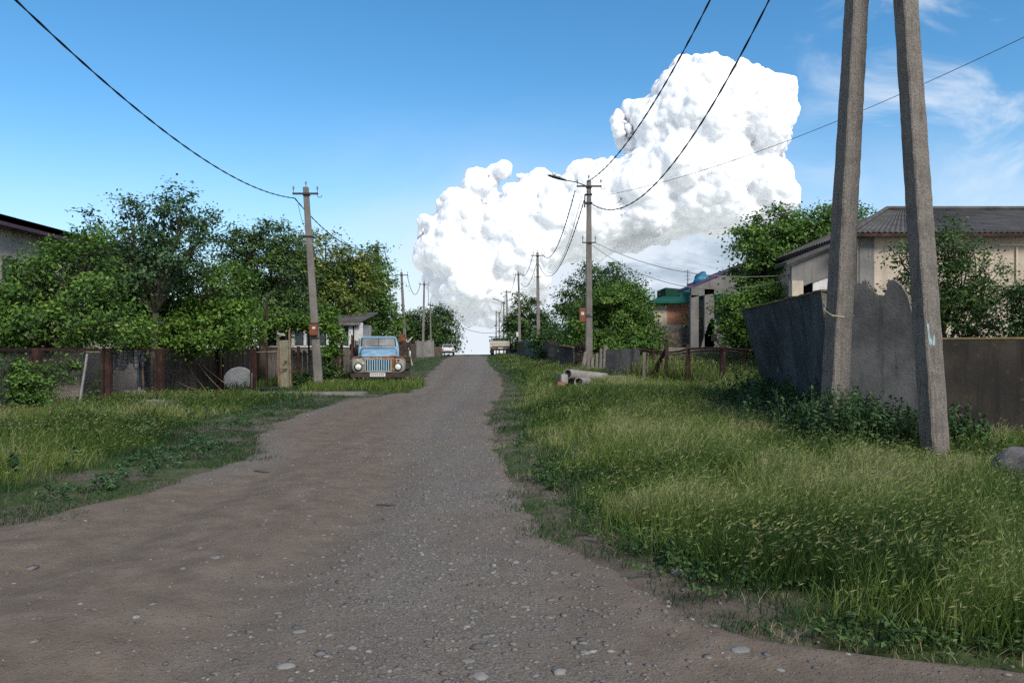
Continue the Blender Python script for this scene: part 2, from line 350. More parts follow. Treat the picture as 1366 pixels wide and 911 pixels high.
# ------------------------------------------------------------------ camera, sun, sky
cam = bpy.data.cameras.new('camera'); co = bpy.data.objects.new('camera', cam); COL.objects.link(co); S.camera = co
cam.sensor_width = 36; cam.lens = 36*F/1366; cam.clip_start = .05; cam.clip_end = 30000
co.location = (0, 0, H); co.rotation_euler = (R(90), 0, 0); cam.shift_y = 10.5/1366
SD = V((.36, -.66, .62)).normalized()
EL = math.asin(SD.z)
sl = bpy.data.lights.new('sun', 'SUN'); sl.energy = SUN_E; sl.angle = R(SUN_A); sl.color = (1, .94, .85)
so = bpy.data.objects.new('sun', sl); COL.objects.link(so); so.rotation_euler = V((0, 0, 1)).rotation_difference(SD).to_euler()
W = bpy.data.worlds.new('World'); S.world = W; W.use_nodes = True
k = N('', W)
tc = k.n('ShaderNodeTexCoord'); sp = k.n('ShaderNodeSeparateXYZ'); k.l(tc.outputs['Generated'], sp.inputs[0])
x_, y_, z_ = sp.outputs
zc = k.math('MAXIMUM', z_, .012)
cb = k.n('ShaderNodeCombineXYZ'); k.l(x_, cb.inputs[0]); k.l(y_, cb.inputs[1]); k.l(zc, cb.inputs[2])
sky = k.n('ShaderNodeTexSky', sky_type='NISHITA'); sky.sun_disc = False; sky.sun_elevation = EL
sky.sun_rotation = math.atan2(SD.x, SD.y); sky.altitude = 100; sky.air_density = 1.0; sky.dust_density = .1; sky.ozone_density = 2.2
k.l(cb.outputs[0], sky.inputs['Vector'])
skc = sky.outputs[0]
hs = k.n('ShaderNodeHueSaturation'); hs.inputs['Saturation'].default_value = 1.3; hs.inputs['Hue'].default_value = .494; hs.inputs['Value'].default_value = .95; k.l(skc, hs.inputs['Color']); skc = hs.outputs[0]
ya = k.math('MAXIMUM', y_, .05); u = k.math('DIVIDE', x_, ya); v = k.math('DIVIDE', zc, ya)
uv = k.n('ShaderNodeCombineXYZ'); k.l(u, uv.inputs[0]); k.l(v, uv.inputs[1])
def mp(sc, rot=0, loc=(0, 0, 0)):
    m = k.n('ShaderNodeMapping'); m.inputs['Scale'].default_value = sc; m.inputs['Rotation'].default_value = (0, 0, rot); m.inputs['Location'].default_value = loc
    k.l(uv.outputs[0], m.inputs[0]); return m.outputs[0]
front = k.smooth(y_, .15, .4)
# broken cloud deck behind the viewer and a pale blue band all round the horizon
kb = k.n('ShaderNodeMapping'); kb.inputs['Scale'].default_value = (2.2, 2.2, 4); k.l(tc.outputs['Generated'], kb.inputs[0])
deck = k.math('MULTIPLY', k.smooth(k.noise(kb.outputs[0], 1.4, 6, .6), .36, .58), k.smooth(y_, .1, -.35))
band = k.math('MULTIPLY', k.smooth(zc, .26, .0), .6)
# thin high wisps, low grey layer and the white band over the horizon
n1 = k.noise(mp((5, 9, 1), -.25), 1, 8, .6, .6)
cir = k.math('MULTIPLY', k.math('MULTIPLY', k.smooth(n1, .45, .72), k.smooth(u, .3, .5)), k.math('MULTIPLY', k.smooth(v, .12, .3), .58))
hz = k.smooth(v, .36, .0); n2 = k.noise(mp((3.2, 7, 1), .1, (3, 1, 0)), 1, 6, .6, .4)
low = k.math('MULTIPLY', hz, k.math('ADD', .42, k.math('MULTIPLY', k.smooth(n2, .35, .62), .45)))
lowr = k.math('MULTIPLY', k.math('MULTIPLY', k.smooth(v, .2, .13), k.smooth(u, -.22, -.08)), k.smooth(u, .46, .36))
low = k.math('MAXIMUM', low, k.math('MULTIPLY', lowr, .95))
low = k.math('MULTIPLY', low, k.math('ADD', .25, k.math('MULTIPLY', k.smooth(u, -.32, -.08), .75)))
n3 = k.noise(mp((6, 15, 1), .05, (1, 4, 0)), 1, 7, .6, .5)
gband = k.math('MULTIPLY', k.math('MULTIPLY', k.smooth(v, .02, .06), k.smooth(v, .17, .12)), k.math('MULTIPLY', k.smooth(u, .05, .12), k.smooth(u, .5, .3)))
grey = k.math('MULTIPLY', k.smooth(n3, .42, .6), gband)
WH = k.n('ShaderNodeRGB'); WH.outputs[0].default_value = (*[c*CLOUD_W for c in (.74, .81, .9)], 1)
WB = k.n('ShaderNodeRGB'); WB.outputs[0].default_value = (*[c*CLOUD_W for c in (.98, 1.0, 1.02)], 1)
GR = k.n('ShaderNodeRGB'); GR.outputs[0].default_value = (*[c*CLOUD_W for c in (.42, .52, .63)], 1)
HB = k.n('ShaderNodeRGB'); HB.outputs[0].default_value = (*[c*CLOUD_W for c in (.52, .69, .93)], 1)
skc = k.mix(band, skc, HB.outputs[0])
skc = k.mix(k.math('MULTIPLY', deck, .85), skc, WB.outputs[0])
c = k.mix(k.math('MULTIPLY', low, front), skc, WH.outputs[0])
c = k.mix(k.math('MULTIPLY', cir, front), c, WB.outputs[0])
c = k.mix(k.math('MULTIPLY', grey, front), c, GR.outputs[0])
bg = k.n('ShaderNodeBackground'); bg.inputs['Strength'].default_value = SKY_S; k.l(c, bg.inputs[0])
ow = k.n('ShaderNodeOutputWorld'); k.l(bg.outputs[0], ow.inputs[0])
S.view_settings.view_transform = 'Standard'; S.view_settings.look = 'None'; S.view_settings.gamma = 1; S.view_settings.exposure = EXPO; S.view_settings.use_curve_mapping = False
S.cycles.max_bounces = 8; S.cycles.diffuse_bounces = 7; S.cycles.transparent_max_bounces = 12; S.cycles.glossy_bounces = 2; S.cycles.transmission_bounces = 3
S.cycles.sample_clamp_indirect = 4; S.cycles.use_adaptive_sampling = True; S.cycles.adaptive_threshold = .02
S.cycles.use_denoising = DENOISE
# ------------------------------------------------------------------ the cumulus: hundreds of puffs fused into one billowing body, about 3.5 km away
CD = 3500.0; CPX = CD/F
def cpos(px, py, dz=0): return V(((px-CX)*CPX, CD+dz, H-(py-HY)*CPX))
OUT = [(556, 300), (577, 292), (579, 279), (590, 267), (603, 260), (622, 243), (635, 234), (650, 230), (662, 225), (682, 229), (693, 242), (709, 235), (727, 230), (740, 235),
 (753, 218), (785, 217), (803, 214), (818, 218), (847, 207), (847, 192), (826, 178), (812, 163), (826, 139), (847, 128), (866, 123), (887, 97), (905, 81), (936, 69),
 (958, 78), (966, 92), (982, 85), (997, 82), (1008, 82), (1026, 102), (1053, 117), (1057, 147), (1065, 176), (1048, 207), (1050, 229), (1063, 257), (1062, 300), (1010, 318),
 (950, 318), (900, 322), (860, 330), (800, 345), (740, 362), (730, 400), (700, 428), (660, 440), (600, 436), (590, 426), (572, 408), (575, 396), (558, 384), (563, 366), (549, 350), (557, 334), (546, 316)]
def inside(x, y):
    c = False; j = len(OUT)-1
    for i in range(len(OUT)):
        a, b = OUT[i], OUT[j]
        if (a[1] > y) != (b[1] > y) and x < (b[0]-a[0])*(y-a[1])/(b[1]-a[1])+a[0]: c = not c
        j = i
    return c
def bdist(x, y):
    m = 1e9
    for i in range(len(OUT)):
        a, b = V(OUT[i-1]), V(OUT[i]); p = V((x, y)); ab = b-a; t = max(0, min(1, (p-a).dot(ab)/ab.length_squared)); m = min(m, (a+ab*t-p).length)
    return m
rc = random.Random(5)
vs = []; fs = []; b = 0; got = 0
iv2, if2 = ico(3)
while got < 520:
    x, y = rc.uniform(545, 1068), rc.uniform(66, 442)
    if not inside(x, y): continue
    d = bdist(x, y); r = min(d*1.02+2, rc.choice([10, 14, 18, 26, 34, 46]))
    if r < 9 or (r < 13 and d > 40 and rc.random() < .5): continue
    dep = rc.uniform(-1, .25)*min(d, 60)*.7
    P = cpos(x, y, dep*CPX*1.0)
    vs.append(iv2*(r*CPX)*[1, 1, .96]+np.array(P)); fs.append(if2+b); b += len(iv2); got += 1
for _ in range(150):                     # small puffs budding along the upper rim
    i = rc.randrange(0, 41); t_ = rc.random(); p0_, p1_ = OUT[i], OUT[i+1]; r = rc.uniform(8, 14)
    x, y = p0_[0]+(p1_[0]-p0_[0])*t_, p0_[1]+(p1_[1]-p0_[1])*t_; g_ = V((860-x if y < 215 else 800-x, 260-y)).normalized()*r*rc.uniform(.75, 1.1); x += g_.x; y += g_.y
    vs.append(iv2*(r*CPX)+np.array(cpos(x, y, rc.uniform(-12, 8)*CPX))); fs.append(if2+b); b += len(iv2)
k = N('cloud_white')
pz = k.n('ShaderNodeSeparateXYZ'); gp = k.pos(); k.l(gp, pz.inputs[0])
zz = k.math('DIVIDE', pz.outputs['Z'], CPX); xx = k.math('DIVIDE', pz.outputs['X'], CPX)
nz = k.noise(gp, .0045, 7, .62); nz2 = k.noise(gp, .014, 5, .6)
edge = k.math('ADD', k.math('ADD', 36.0, k.math('MULTIPLY', k.smooth(xx, -85, -140), 22.0)), k.math('MULTIPLY', k.smooth(xx, -10, 160), 92.0))
lv = k.math('ADD', zz, k.math('MULTIPLY', k.math('SUBTRACT', nz, .5), 90.0))
alpha = k.math('MULTIPLY', k.smooth(k.math('SUBTRACT', lv, edge), -40, 40), 1.0)
md = k.n('ShaderNodeBsdfPrincipled'); md.inputs['Base Color'].default_value = (.69, .705, .735, 1); md.inputs['Roughness'].default_value = 1; md.inputs['Specular IOR Level'].default_value = 0
md.inputs['Subsurface Weight'].default_value = .7; md.inputs['Subsurface Radius'].default_value = (1, 1, 1); md.inputs['Subsurface Scale'].default_value = 34
tr = k.n('ShaderNodeBsdfTransparent'); ms = k.n('ShaderNodeMixShader'); k.l(alpha, ms.inputs[0]); k.l(tr.outputs[0], ms.inputs[1]); k.l(md.outputs[0], ms.inputs[2])
om = k.n('ShaderNodeOutputMaterial'); k.l(ms.outputs[0], om.inputs[0]); m_cloud = k.m
f = np.concatenate(fs)
o = npmesh('cloud_tmp', np.concatenate(vs), f, np.full(len(f), 3), m_cloud)
md_ = o.modifiers.new('r', 'REMESH'); md_.mode = 'VOXEL'; md_.voxel_size = CPX*1.5
sm = o.modifiers.new('s', 'SMOOTH'); sm.iterations = 3; sm.factor = .5
for ty, size, st in (('VORONOI', 70, 13), ('VORONOI', 32, 9), ('CLOUDS', 30, 5), ('SMOOTH', 0, 0), ('VORONOI', 14, 4.0), ('CLOUDS', 9, 2.0)):
    if ty == 'SMOOTH':
        sm = o.modifiers.new('s', 'SMOOTH'); sm.iterations = 2; sm.factor = .5; continue
    tx = bpy.data.textures.new('puff', ty); tx.noise_scale = size*CPX
    if ty == 'VORONOI': tx.distance_metric = 'DISTANCE'; tx.noise_intensity = 1.2
    else: tx.noise_depth = 3
    d = o.modifiers.new('d', 'DISPLACE'); d.texture = tx; d.texture_coords = 'GLOBAL'; d.strength = -st*CPX if ty == 'VORONOI' else st*CPX
    d.mid_level = .45 if ty == 'VORONOI' else .5
dg = bpy.context.evaluated_depsgraph_get(); me = bpy.data.meshes.new_from_object(o.evaluated_get(dg)); bpy.data.objects.remove(o)
me.name = 'cumulus_cloud'; o = bpy.data.objects.new('cumulus_cloud', me); COL.objects.link(o); me.shade_smooth()
tag(world_origin(o), 'towering white cumulus cloud billowing above the far end of the road', 'cloud')
# ------------------------------------------------------------------ utility poles
def base_at(px, Y):
    x = (px-CX)*Y/F; return V((x, Y, gz(x, Y)))
GP = 'concrete power poles along the street'
def insulator(p, hook=0, r=.04, parent=None):
    m = MB(); m.tube([p, p+V((0, 0, .16))], .012, 5)
    o = m.build('insulator_pin', m_iron, parent)
    MB().lathe(p+V((0, 0, .13)), [(.02, 0), (r, .015), (r*.8, .05), (r*1.05, .08), (.02, .13)], 8).build('insulator', m_glass_ins, o)
    if hook:
        q = [p, p+V((0, 0, -.1))]+[p+V((hook*.09*(1-math.cos(a)), 0, -.1-.09*math.sin(a))) for a in (.6, 1.2, 1.8, 2.4, 3.1)]
        MB().tube(q, .013, 5).build('insulator_hook', m_iron, parent)
def pole(label, px0, Y, ptop, w=.27, arm=.45, lower=0, extra=None, armz=.28, ins=True):
    b = base_at(px0, Y); t = at(ptop[0], ptop[1], Y); o = thing('utility_pole', label, 'utility pole', b, GP)
    ax = (t-b).normalized(); m = MB(); b0 = b-ax*.4
    n = 14; secs = []
    for i in range(n+1):
        q = i/n; p = b0.lerp(t, q); ww = w*(1-.42*q); d = ww*.8; c = ww*.12
        pr = [(-ww/2+c, -d/2), (ww/2-c, -d/2), (ww/2, -d/2+c), (ww/2*.92, d/2-c), (ww/2*.86-c, d/2), (-ww/2*.86+c, d/2), (-ww/2*.92, d/2-c), (-ww/2, -d/2+c)]
        secs.append([p+V((x, y, 0)) for x, y in pr])
    m.loft(secs); m.build('shaft', m_pole, o)
    if arm:
        c = t-ax*armz; MB().box(c+V((0, -w*.38, 0)), (arm*2, .07, .07)).box(c+V((0, 0, -.02)), (w*.72, w*.72, .05)).build('cross_arm', m_iron, o)
        if ins:
            insulator(c+V((-arm+.03, -w*.38, .04)), 0, parent=o); insulator(c+V((arm-.03, -w*.38, .04)), 1, parent=o); insulator(t-V((0, 0, .02)), 0, parent=o)
    if lower:
        c = b.lerp(t, lower); MB().box(c+V((0, -w*.36, 0)), (.62, .05, .05)).build('lower_arm', m_iron, o)
        for s in (-1, 1): insulator(c+V((s*.28, -w*.36, .03)), 0, .035, o)
    if extra: extra(o, b, t, ax)
    return o, b, t
def meter(o, c, w=.3, h=.46, d=.16, door=True):
    bx = MB().box(c, (w, d, h)).build('meter_box', m_orange, o, bevel=.008)
    MB().box(c+V((.02, -d/2-.004, h*.12)), (w*.4, .012, h*.17)).build('meter_window', m_white, bx)
    MB().box(c+V((0, 0, h/2+.015)), (w*1.1, d*1.3, .025)).build('meter_lid', m_rust, bx)
    MB().box(c+V((w*.42, -d/2-.012, -.02)), (.02, .02, .06)).build('latch', m_iron, bx)
def ex1(o, b, t, ax):
    c = b+ax*2.35; meter(o, c+V((0, -.2, 0)))
    MB().box(b.lerp(t, .755), (.31, .27, .05)).build('band', m_iron, o)
    MB().box(b+ax*2.02+V((0, -.02, 0)), (.31, .28, .06)).build('band', m_iron, o)
pole('concrete power pole with orange meter box standing in front of the plank fence', 425.5, 30.3, (408, 250), .36, .5, 0, ex1)
pole('concrete power pole rising through the tree behind the blue truck', 508, 49, (503, 325), .36, .62)
pole('leaning concrete pole beyond the blue truck, grey box at its foot', 541.5, 70, (535.5, 363), .34, .6, 0,
     lambda o, b, t, ax: (MB().box(b+V((.25, -.25, 1.7)), (.5, .3, .75)).build('junction_box', m_iron, o, bevel=.02), None))
pole('thin concrete pole before a pale fence panel left of the road end', 564, 82, (566, 376), .3, .55)
pole('shortest leftmost row pole, standing by the round tree at the road end', 575, 92, (574, 404), .24, .3)
def ex2(o, b, t, ax):
    c = b+ax*2.42+V((-.3, -.16, 0))
    bx = MB().box(c, (.26, .2, .62)).build('meter_box', m_orange, o, bevel=.008)
    MB().box(c+V((0, -.11, .06)), (.13, .012, .13)).build('meter_window', m_white, bx)
    MB().box(c+V((.2, .05, .0)), (.3, .05, .05)).build('bracket', m_iron, bx)
    MB().box(b+ax*2.35, (.33, .28, .04)).build('band', m_iron, o)
    a = t-ax*.28; e = a+V((-1.55, -.2, .33))
    MB().tube([a+V((-.1, -.14, 0)), a+V((-.6, -.2, .17)), e+V((.5, 0, -.08))], .024, 6).build('lamp_arm', m_iron, o)
    h = MB(); d = (V((-.93, 0, .26))).normalized(); up = V((.26, 0, .93)); s = e+V((.55, 0, -.09)); secs = []
    for q, ww, hh in ((0, .05, .05), (.15, .09, .08), (.35, .15, .1), (.62, .16, .1), (.8, .12, .07), (.88, .04, .03)):
        secs.append([s+d*q+V((0, ww*math.cos(a_), 0))+up*(hh*.6*math.sin(a_)) for a_ in [j*math.pi/4 for j in range(8)]])
    h.loft(secs).build('lamp_head', m_iron, o, smooth=True)
    MB().tube([t-ax*.6+V((-.17, 0, 0)), t-ax*1.15+V((-.19, 0, 0)), t-ax*1.2+V((-.2, -.1, 0))], .03, 5).build('service_loop', m_cable, o)
    MB().box(t-ax*.62, (.29, .26, .05)).build('band', m_iron, o); MB().box(t-ax*1.0, (.3, .27, .06)).build('band', m_iron, o)
    MB().tube([b+V((-.2, -.05, .2)), b+V((-.19, -.05, 4)), c+V((.05, 0, .3))], .012, 4).build('riser_cable', m_cable, o)
pole('concrete street lamp pole with orange box behind the stacked pipes', 785.5, 34, (785.5, 241), .34, .55, .67, ex2)
pole('tall concrete pole with a lower crosspiece beside the grey board fence', 718.5, 67, (717, 337), .36, .6, .77)
pole('concrete pole with a small white plate, next right of the parked white truck', 693.5, 85, (691.5, 363), .34, .6, 0,
     lambda o, b, t, ax: MB().box(b+V((-.28, -.1, 2.4)), (.22, .12, .5)).build('sign_plate', m_white, o))
pole('dark distant pole half hidden by leaves above the white truck', 677, 110, (676, 387), .34, .55)
def ex3(o, b, t, ax):
    MB().tube([t-ax*.3, t+V((-1.1, 0, .25))], .05, 5).build('lamp_arm', m_iron, o); MB().box(t+V((-1.5, 0, .36)), (.9, .25, .14), Matrix.Rotation(R(17), 3, 'Y')).build('lamp_head', m_iron, o, bevel=.03)
pole('distant lamp pole whose lamp arm reaches over the white truck', 672, 134, (672, 402), .36, .5, 0, ex3)
pole('very distant pole, right one of a close pair over the white truck', 666, 172, (666, 416), .4, .6)
pole('very distant pole, left one of a close pair over the white truck', 662, 190, (662, 415), .4, .45)
# the A-frame pole at the right: two square legs meeting far above the frame
def aleg(m, b, t, w0, w1, d0, d1, tw, seed):
    n = 90; secs = []; rr = random.Random(seed); q_ = Matrix.Rotation(tw, 3, 'Z')
    for i in range(n+1):
        q = i/n; p = V(b).lerp(V(t), q); w = w0+(w1-w0)*q; d = d0+(d1-d0)*q; c = .018; j = lambda: rr.uniform(-.0055, .0055)
        pr = [(-w/2+c, -d/2), (w/2-c, -d/2), (w/2, -d/2+c), (w/2, d/2-c), (w/2-c, d/2), (-w/2+c, d/2), (-w/2, d/2-c), (-w/2, -d/2+c)]
        secs.append([p+q_ @ V((x+j(), y+j(), 0)) for x, y in pr])
    m.loft(secs); return m
AB = at(1250, 612, 11.0); AB2 = V((at(1108, 560, 12.2).x, 12.2, 0)); AT = V((5.62, 11.9, 12.6))
k = N('pole_leg_concrete'); p = k.pos(); f = k.noise(p, 3, 7, .65); g_ = k.noise(p, 55, 4, .8)
c = k.ramp(g_, [(.3, (.09, .075, .064)), (.5, (.2, .176, .155)), (.68, (.36, .325, .29))])
c = k.mix(k.math('MULTIPLY', k.smooth(f, .45, .7), .45), c, (.09, .08, .072, 1))
sv = k.noise(k.pos((7, 7, .35)), 3, 5, .6); c = k.mix(k.math('MULTIPLY', k.smooth(sv, .5, .7), .55), c, (.07, .06, .052, 1))
hol = k.voro(p, 26); c = k.mix(k.smooth(hol, .16, .1), c, (.05, .045, .04, 1))
m_leg = k.bsdf(c, .95, k.math('ADD', g_, k.noise(p, 18, 4, .7)), .9, .02)
AT1 = AB2-V((0, 0, .3))+(at(1143, 0, 12.05)-AB2+V((0, 0, .3)))*1.72; AT2 = AB-V((0, 0, .3))+(at(1208, 0, 11.5)-AB+V((0, 0, .3)))*1.72; AT = (AT1+AT2)/2
o = thing('power_pole', 'tall two legged concrete power pole standing against the leaning slab wall', 'utility pole', (5.5, 11.6, 0))
aleg(MB(), AB-V((0, 0, .3)), AT2, .30, .24, .27, .2, R(14), 3).build('leg', m_leg, o)
aleg(MB(), AB2-V((0, 0, .3)), AT1, .33, .24, .3, .2, R(16), 4).build('leg', m_leg, o)
MB().box(AT+V((0, 0, -.12)), (.75, .5, .1)).build('top_bracket', m_iron, o); MB().box(AT+V((0, 0, -.9)), (1.6, .08, .08)).build('cross_arm', m_iron, o)
k = N('faded_paint'); f = k.noise(k.pos((3, 3, 1)), 9, 5); k_c = k.ramp(f, [(.3, (.36, .5, .53)), (.7, (.2, .23, .22))]); m_paint = k.bsdf(k_c, .9)
# scrap of old blue paint on the near leg's face: a slightly proud, ragged skin
d_ = (AT-AB).normalized(); q_ = Matrix.Rotation(R(14), 3, 'Z'); 
def legpt(u_, z): # point on the front face of the near leg
    tt = (z-AB.z+.3)/(AT.z-AB.z+.3); c_ = (AB-V((0, 0, .3))).lerp(AT2, tt); return c_+q_ @ V((u_, -(.27+(.2-.27)*tt)/2-.007, 0))
for pts in ([(-.125, 2.0), (-.09, 2.01), (-.085, 1.82), (-.05, 1.76), (-.06, 1.7), (-.1, 1.7), (-.118, 1.8)], [(-.05, 1.72), (-.02, 1.84), (.0, 1.84), (-.005, 1.7), (-.04, 1.68)]):
    MB().poly([legpt(a, b_) for a, b_ in pts], V((0, .004, 0))).build('paint_mark', m_paint, o)
# loose wire tying the far leg to the wall
w0 = at(1098, 402, 13.0); lp = [w0, at(1100, 414, 12.05), at(1110, 421, 11.95), at(1125, 423, 12.0), at(1140, 421, 12.9)]
tag(world_origin(MB().tube(lp, .014, 6).build('tie_wire', m_rope)), 'bent steel wire looped round the far leg of the two legged pole', 'wire')
# ------------------------------------------------------------------ cables
def cable(label, p0, p1, sag, r=.02, mat=None, n=40, name='power_cable', twist=True):
    r *= .82
    p0 = V(p0); p1 = V(p1); pts = []
    for i in range(n+1):
        q = i/n; p = p0.lerp(p1, q); p.z -= 4*sag*q*(1-q); pts.append(p)
    m = MB()
    if twist:      # bundled conductor: two strands wound round each other
        L = (p1-p0).length; fine = []; N_ = int(L*5)
        for s in (0, math.pi):
            q_ = []
            for i in range(N_+1):
                q = i/N_; p = p0.lerp(p1, q); p.z -= 4*sag*q*(1-q); a = q*L*4.5+s; q_.append(p+V((math.cos(a)*r*.55, 0, math.sin(a)*r*.55)))
            m.tube(q_, r*.72, 5)
    else: m.tube(pts, r, 5)
    o = m.build(name, mat or m_cable, smooth=True); o.location = (0, 0, 0); return tag(world_origin(o), label, 'cable', 'overhead power cables')
p1 = V((-8.52, 30.2, 7.5))
cable('black bundled cable swooping from the top left corner down to the left pole', (-7.78, 9.2, 7.62), (-8.5, 30.1, 7.52), .94, .022)
P2 = at(494, 333, 48.9); P2b = at(513, 334, 48.9)
cable('black cable drooping from the orange box pole to the pole behind the blue truck', (-8.5, 30.1, 7.5), P2, .62, .026)
P3 = at(530, 365, 69.9); P3b = at(543, 366, 69.9)
cable('cable sagging between the pole behind the blue truck and the leaning pole', P2b, P3, .75, .03)
P4 = at(561, 378, 81.9); cable('cable sagging from the leaning pole to the thin pole by pale fence', P3b, P4, 1.5, .03)
cable('short cable dropping from the thin pole to the shortest left pole', at(571, 381, 81.9), at(572, 405, 91.9), .6, .03)
ATl = V((5.5, 11.8, 12.4)); E1 = at(783, 243, 33.9); E2 = at(779, 268, 33.8)
cable('upper black cable climbing steeply from the street lamp to the top edge', E1, ATl, 1.45, .026)
cable('lower black cable dipping right of the street lamp then climbing steeply', at(787, 270, 33.8), V((5.5, 11.9, 10.3)), 2.45, .024)
cable('thin straight wire running from the street lamp to the upper right edge', at(795, 263, 34), at(1420, 24, 17), .55, .011, m_cable_thin, twist=False)
T2a = at(722, 335, 66.9); T2b = at(712, 336, 66.9)
cable('left cable hanging from the street lamp to the tall pole with lower crosspiece', at(767, 255, 33.9), at(722, 336, 66.9), 1.5, .028)
cable('right cable hanging from the street lamp to the tall pole with lower crosspiece', E2, at(719, 353, 66.9), 2.0, .028)
cable('faint middle wire between the street lamp and the tall pole with lower crosspiece', at(776, 262, 34), at(721, 345, 66.9), 2.2, .014, m_cable_thin, twist=False)
cable('cable from the tall pole to the pole right of the white truck', T2b, at(694, 364, 84.9), 1.0, .03)
cable('lower cable from the tall pole to the pole right of the white truck', at(716, 350, 66.9), at(695, 378, 84.9), 1.1, .03)
cable('cable going from the white plate pole back to the dark distant pole', at(688, 364, 84.9), at(678, 389, 109.9), .9, .034)
cable('cable between the dark distant pole and the distant lamp pole', at(674, 389, 109.9), at(673, 404, 133.9), .8, .04)
cable('cable between the distant lamp pole and the distant close pair', at(670, 404, 133.9), at(665, 418, 171.9), .8, .05)
cable('wire crossing the sky over the road end between tree and far poles', at(606, 432, 86), at(662, 443, 120), .5, .035, m_cable_thin, twist=False)
cable('upper house cable drooping from the street lamp to the beige house porch', at(793, 323, 33.9), at(1068, 365, 25.2), .62, .017, m_rope, twist=False)
cable('lower house cable drooping from the street lamp to the beige house porch', at(790, 327, 33.8), at(1066, 368, 25.2), 1.05, .017, m_rope, twist=False)
cable('service wire hanging down beside the orange box pole from its arm', at(397, 268, 30.2), at(407, 304, 30.1), .15, .012, m_cable_thin, twist=False)
# ------------------------------------------------------------------ right hand walls: leaning slab, jagged slab, dark low wall
def slab(outline, org, ux, up, th, mats, parent, name, edge_noise=0):
    """outline in (u along, h up) -> thick concrete panel; ux, up are world vectors; th thickness vector"""
    pts = [V(org)+V(ux)*u+V(up)*h for u, h in outline]; m = MB(); n = len(pts); th = V(th)
    m.v = [tuple(p) for p in pts]+[tuple(p+th) for p in pts]
    m.f = [tuple(range(n-1, -1, -1)), tuple(range(n, 2*n))]; m.mi = [0, 0]
    for i in range(n):
        m.f.append((i, (i+1) % n, n+(i+1) % n, n+i)); m.mi.append(0 if outline[i][1] < .2 and outline[(i+1) % n][1] < .2 else 1)
    return m.build(name, mats, parent)
def jag(a, b, n, amp, seed):
    rr = random.Random(seed); return [(a[0]+(b[0]-a[0])*i/n+rr.uniform(-amp, amp), a[1]+(b[1]-a[1])*i/n+rr.uniform(-amp, amp)) for i in range(1, n)]
o = thing('slab_wall', 'leaning dark concrete slab wall with mossy top edge behind the far pole leg', 'wall', (6.0, 17, .1))
A0 = V((5.72, 13.35, -.25)); A1 = V((7.05, 21.0, -.05)); ux = (A1-A0); LA = ux.length; ux = ux.normalized()
lean = V((-.19, 0, 1))
def slabA(m_):
    ol = [(0, 0), (LA, 0), (LA+.05, 2.72)]+jag((LA, 2.72), (.0, 2.86), 26, .012, 2)+[(0.02, 2.86), (.05, 1.9), (-.03, 1.2), (.02, .6)]
    # lean grows towards the far end, so the near top stays almost over its foot
    m = MB(); n = len(ol); th = V((.17, .03, .02)); vs = []
    for s in (0, 1):
        for u, h in ol:
            q = u/LA; p = A0+ux*u+V((-(.12+.16*q)*h, 0, h))+th*s; vs.append(p)
    m.add(vs, [tuple(range(n-1, -1, -1)), tuple(range(n, 2*n))], 0)
    for i in range(n):
        m.add([vs[i], vs[(i+1) % n], vs[n+(i+1) % n], vs[n+i]], [(0, 1, 2, 3)], 1 if min(ol[i][1], ol[(i+1) % n][1]) > 2.3 else (2 if ol[i][0] < .1 else 0))
    return m
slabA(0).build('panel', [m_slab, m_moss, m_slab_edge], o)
cap = MB(); 
prev = None
for i in range(40):
    q = i/39; u = LA*q; p = A0+ux*u+V((-(.12+.16*q)*2.8, 0, 2.86-.14*q))
    p += V((.08, 0, random.uniform(.0, .02))); 
    if prev is not None: cap.bar(prev, p, .2+random.uniform(-.02, .02), .035+random.uniform(-.01, .01))
    prev = p
cap.build('moss_strip', m_moss, o)
for (q, h, r) in ((.62, 1.25, .08), (.9, .95, .07)):
    u = LA*q; p = A0+ux*u+V((-(.12+.16*q)*h-.01, 0, h)); MB().lathe(p, [(r, 0), (r*.6, .004), (.0, .006)], 7, (-1, .12, -.1)).build('chipped_hole', m_slab_edge, o)
# jagged slab between the two legs
o = thing('broken_slab', 'upright concrete slab with a jagged broken top between the pole legs', 'wall', (6.2, 13, 0))
bl = V((5.98, 12.75, -.25)); br = V((7.08, 12.55, -.25)); ux2 = (br-bl); LB = ux2.length; ux2.normalize()
ol = [(-.55, 0), (LB, 0), (LB*.98, .5), (LB*.94, 1.2), (LB*.93, 1.8), (LB*.86, 2.45), (LB*.84, 2.72), (LB*.77, 2.9), (LB*.68, 3.0), (LB*.6, 2.97), (LB*.57, 2.85), (LB*.52, 2.74), (LB*.44, 2.72),
      (LB*.38, 2.8), (LB*.33, 2.86), (LB*.3, 2.98), (LB*.22, 2.93), (LB*.1, 2.95), (0, 2.9)]
m = MB(); n = len(ol); th = V((.14, .2, 0)); vs = []
for s in (0, 1):
    for u, h in ol: vs.append(bl+ux2*u+V((-.15*h, .01*h, h))+th*s)
m.add(vs, [tuple(range(n-1, -1, -1)), tuple(range(n, 2*n))], 0)
for i in range(n): m.add([vs[i], vs[(i+1) % n], vs[n+(i+1) % n], vs[n+i]], [(0, 1, 2, 3)], 1 if max(ol[i][1], ol[(i+1) % n][1]) > .55 else 0)
m.build('panel', [m_slab, m_slab_edge], o)
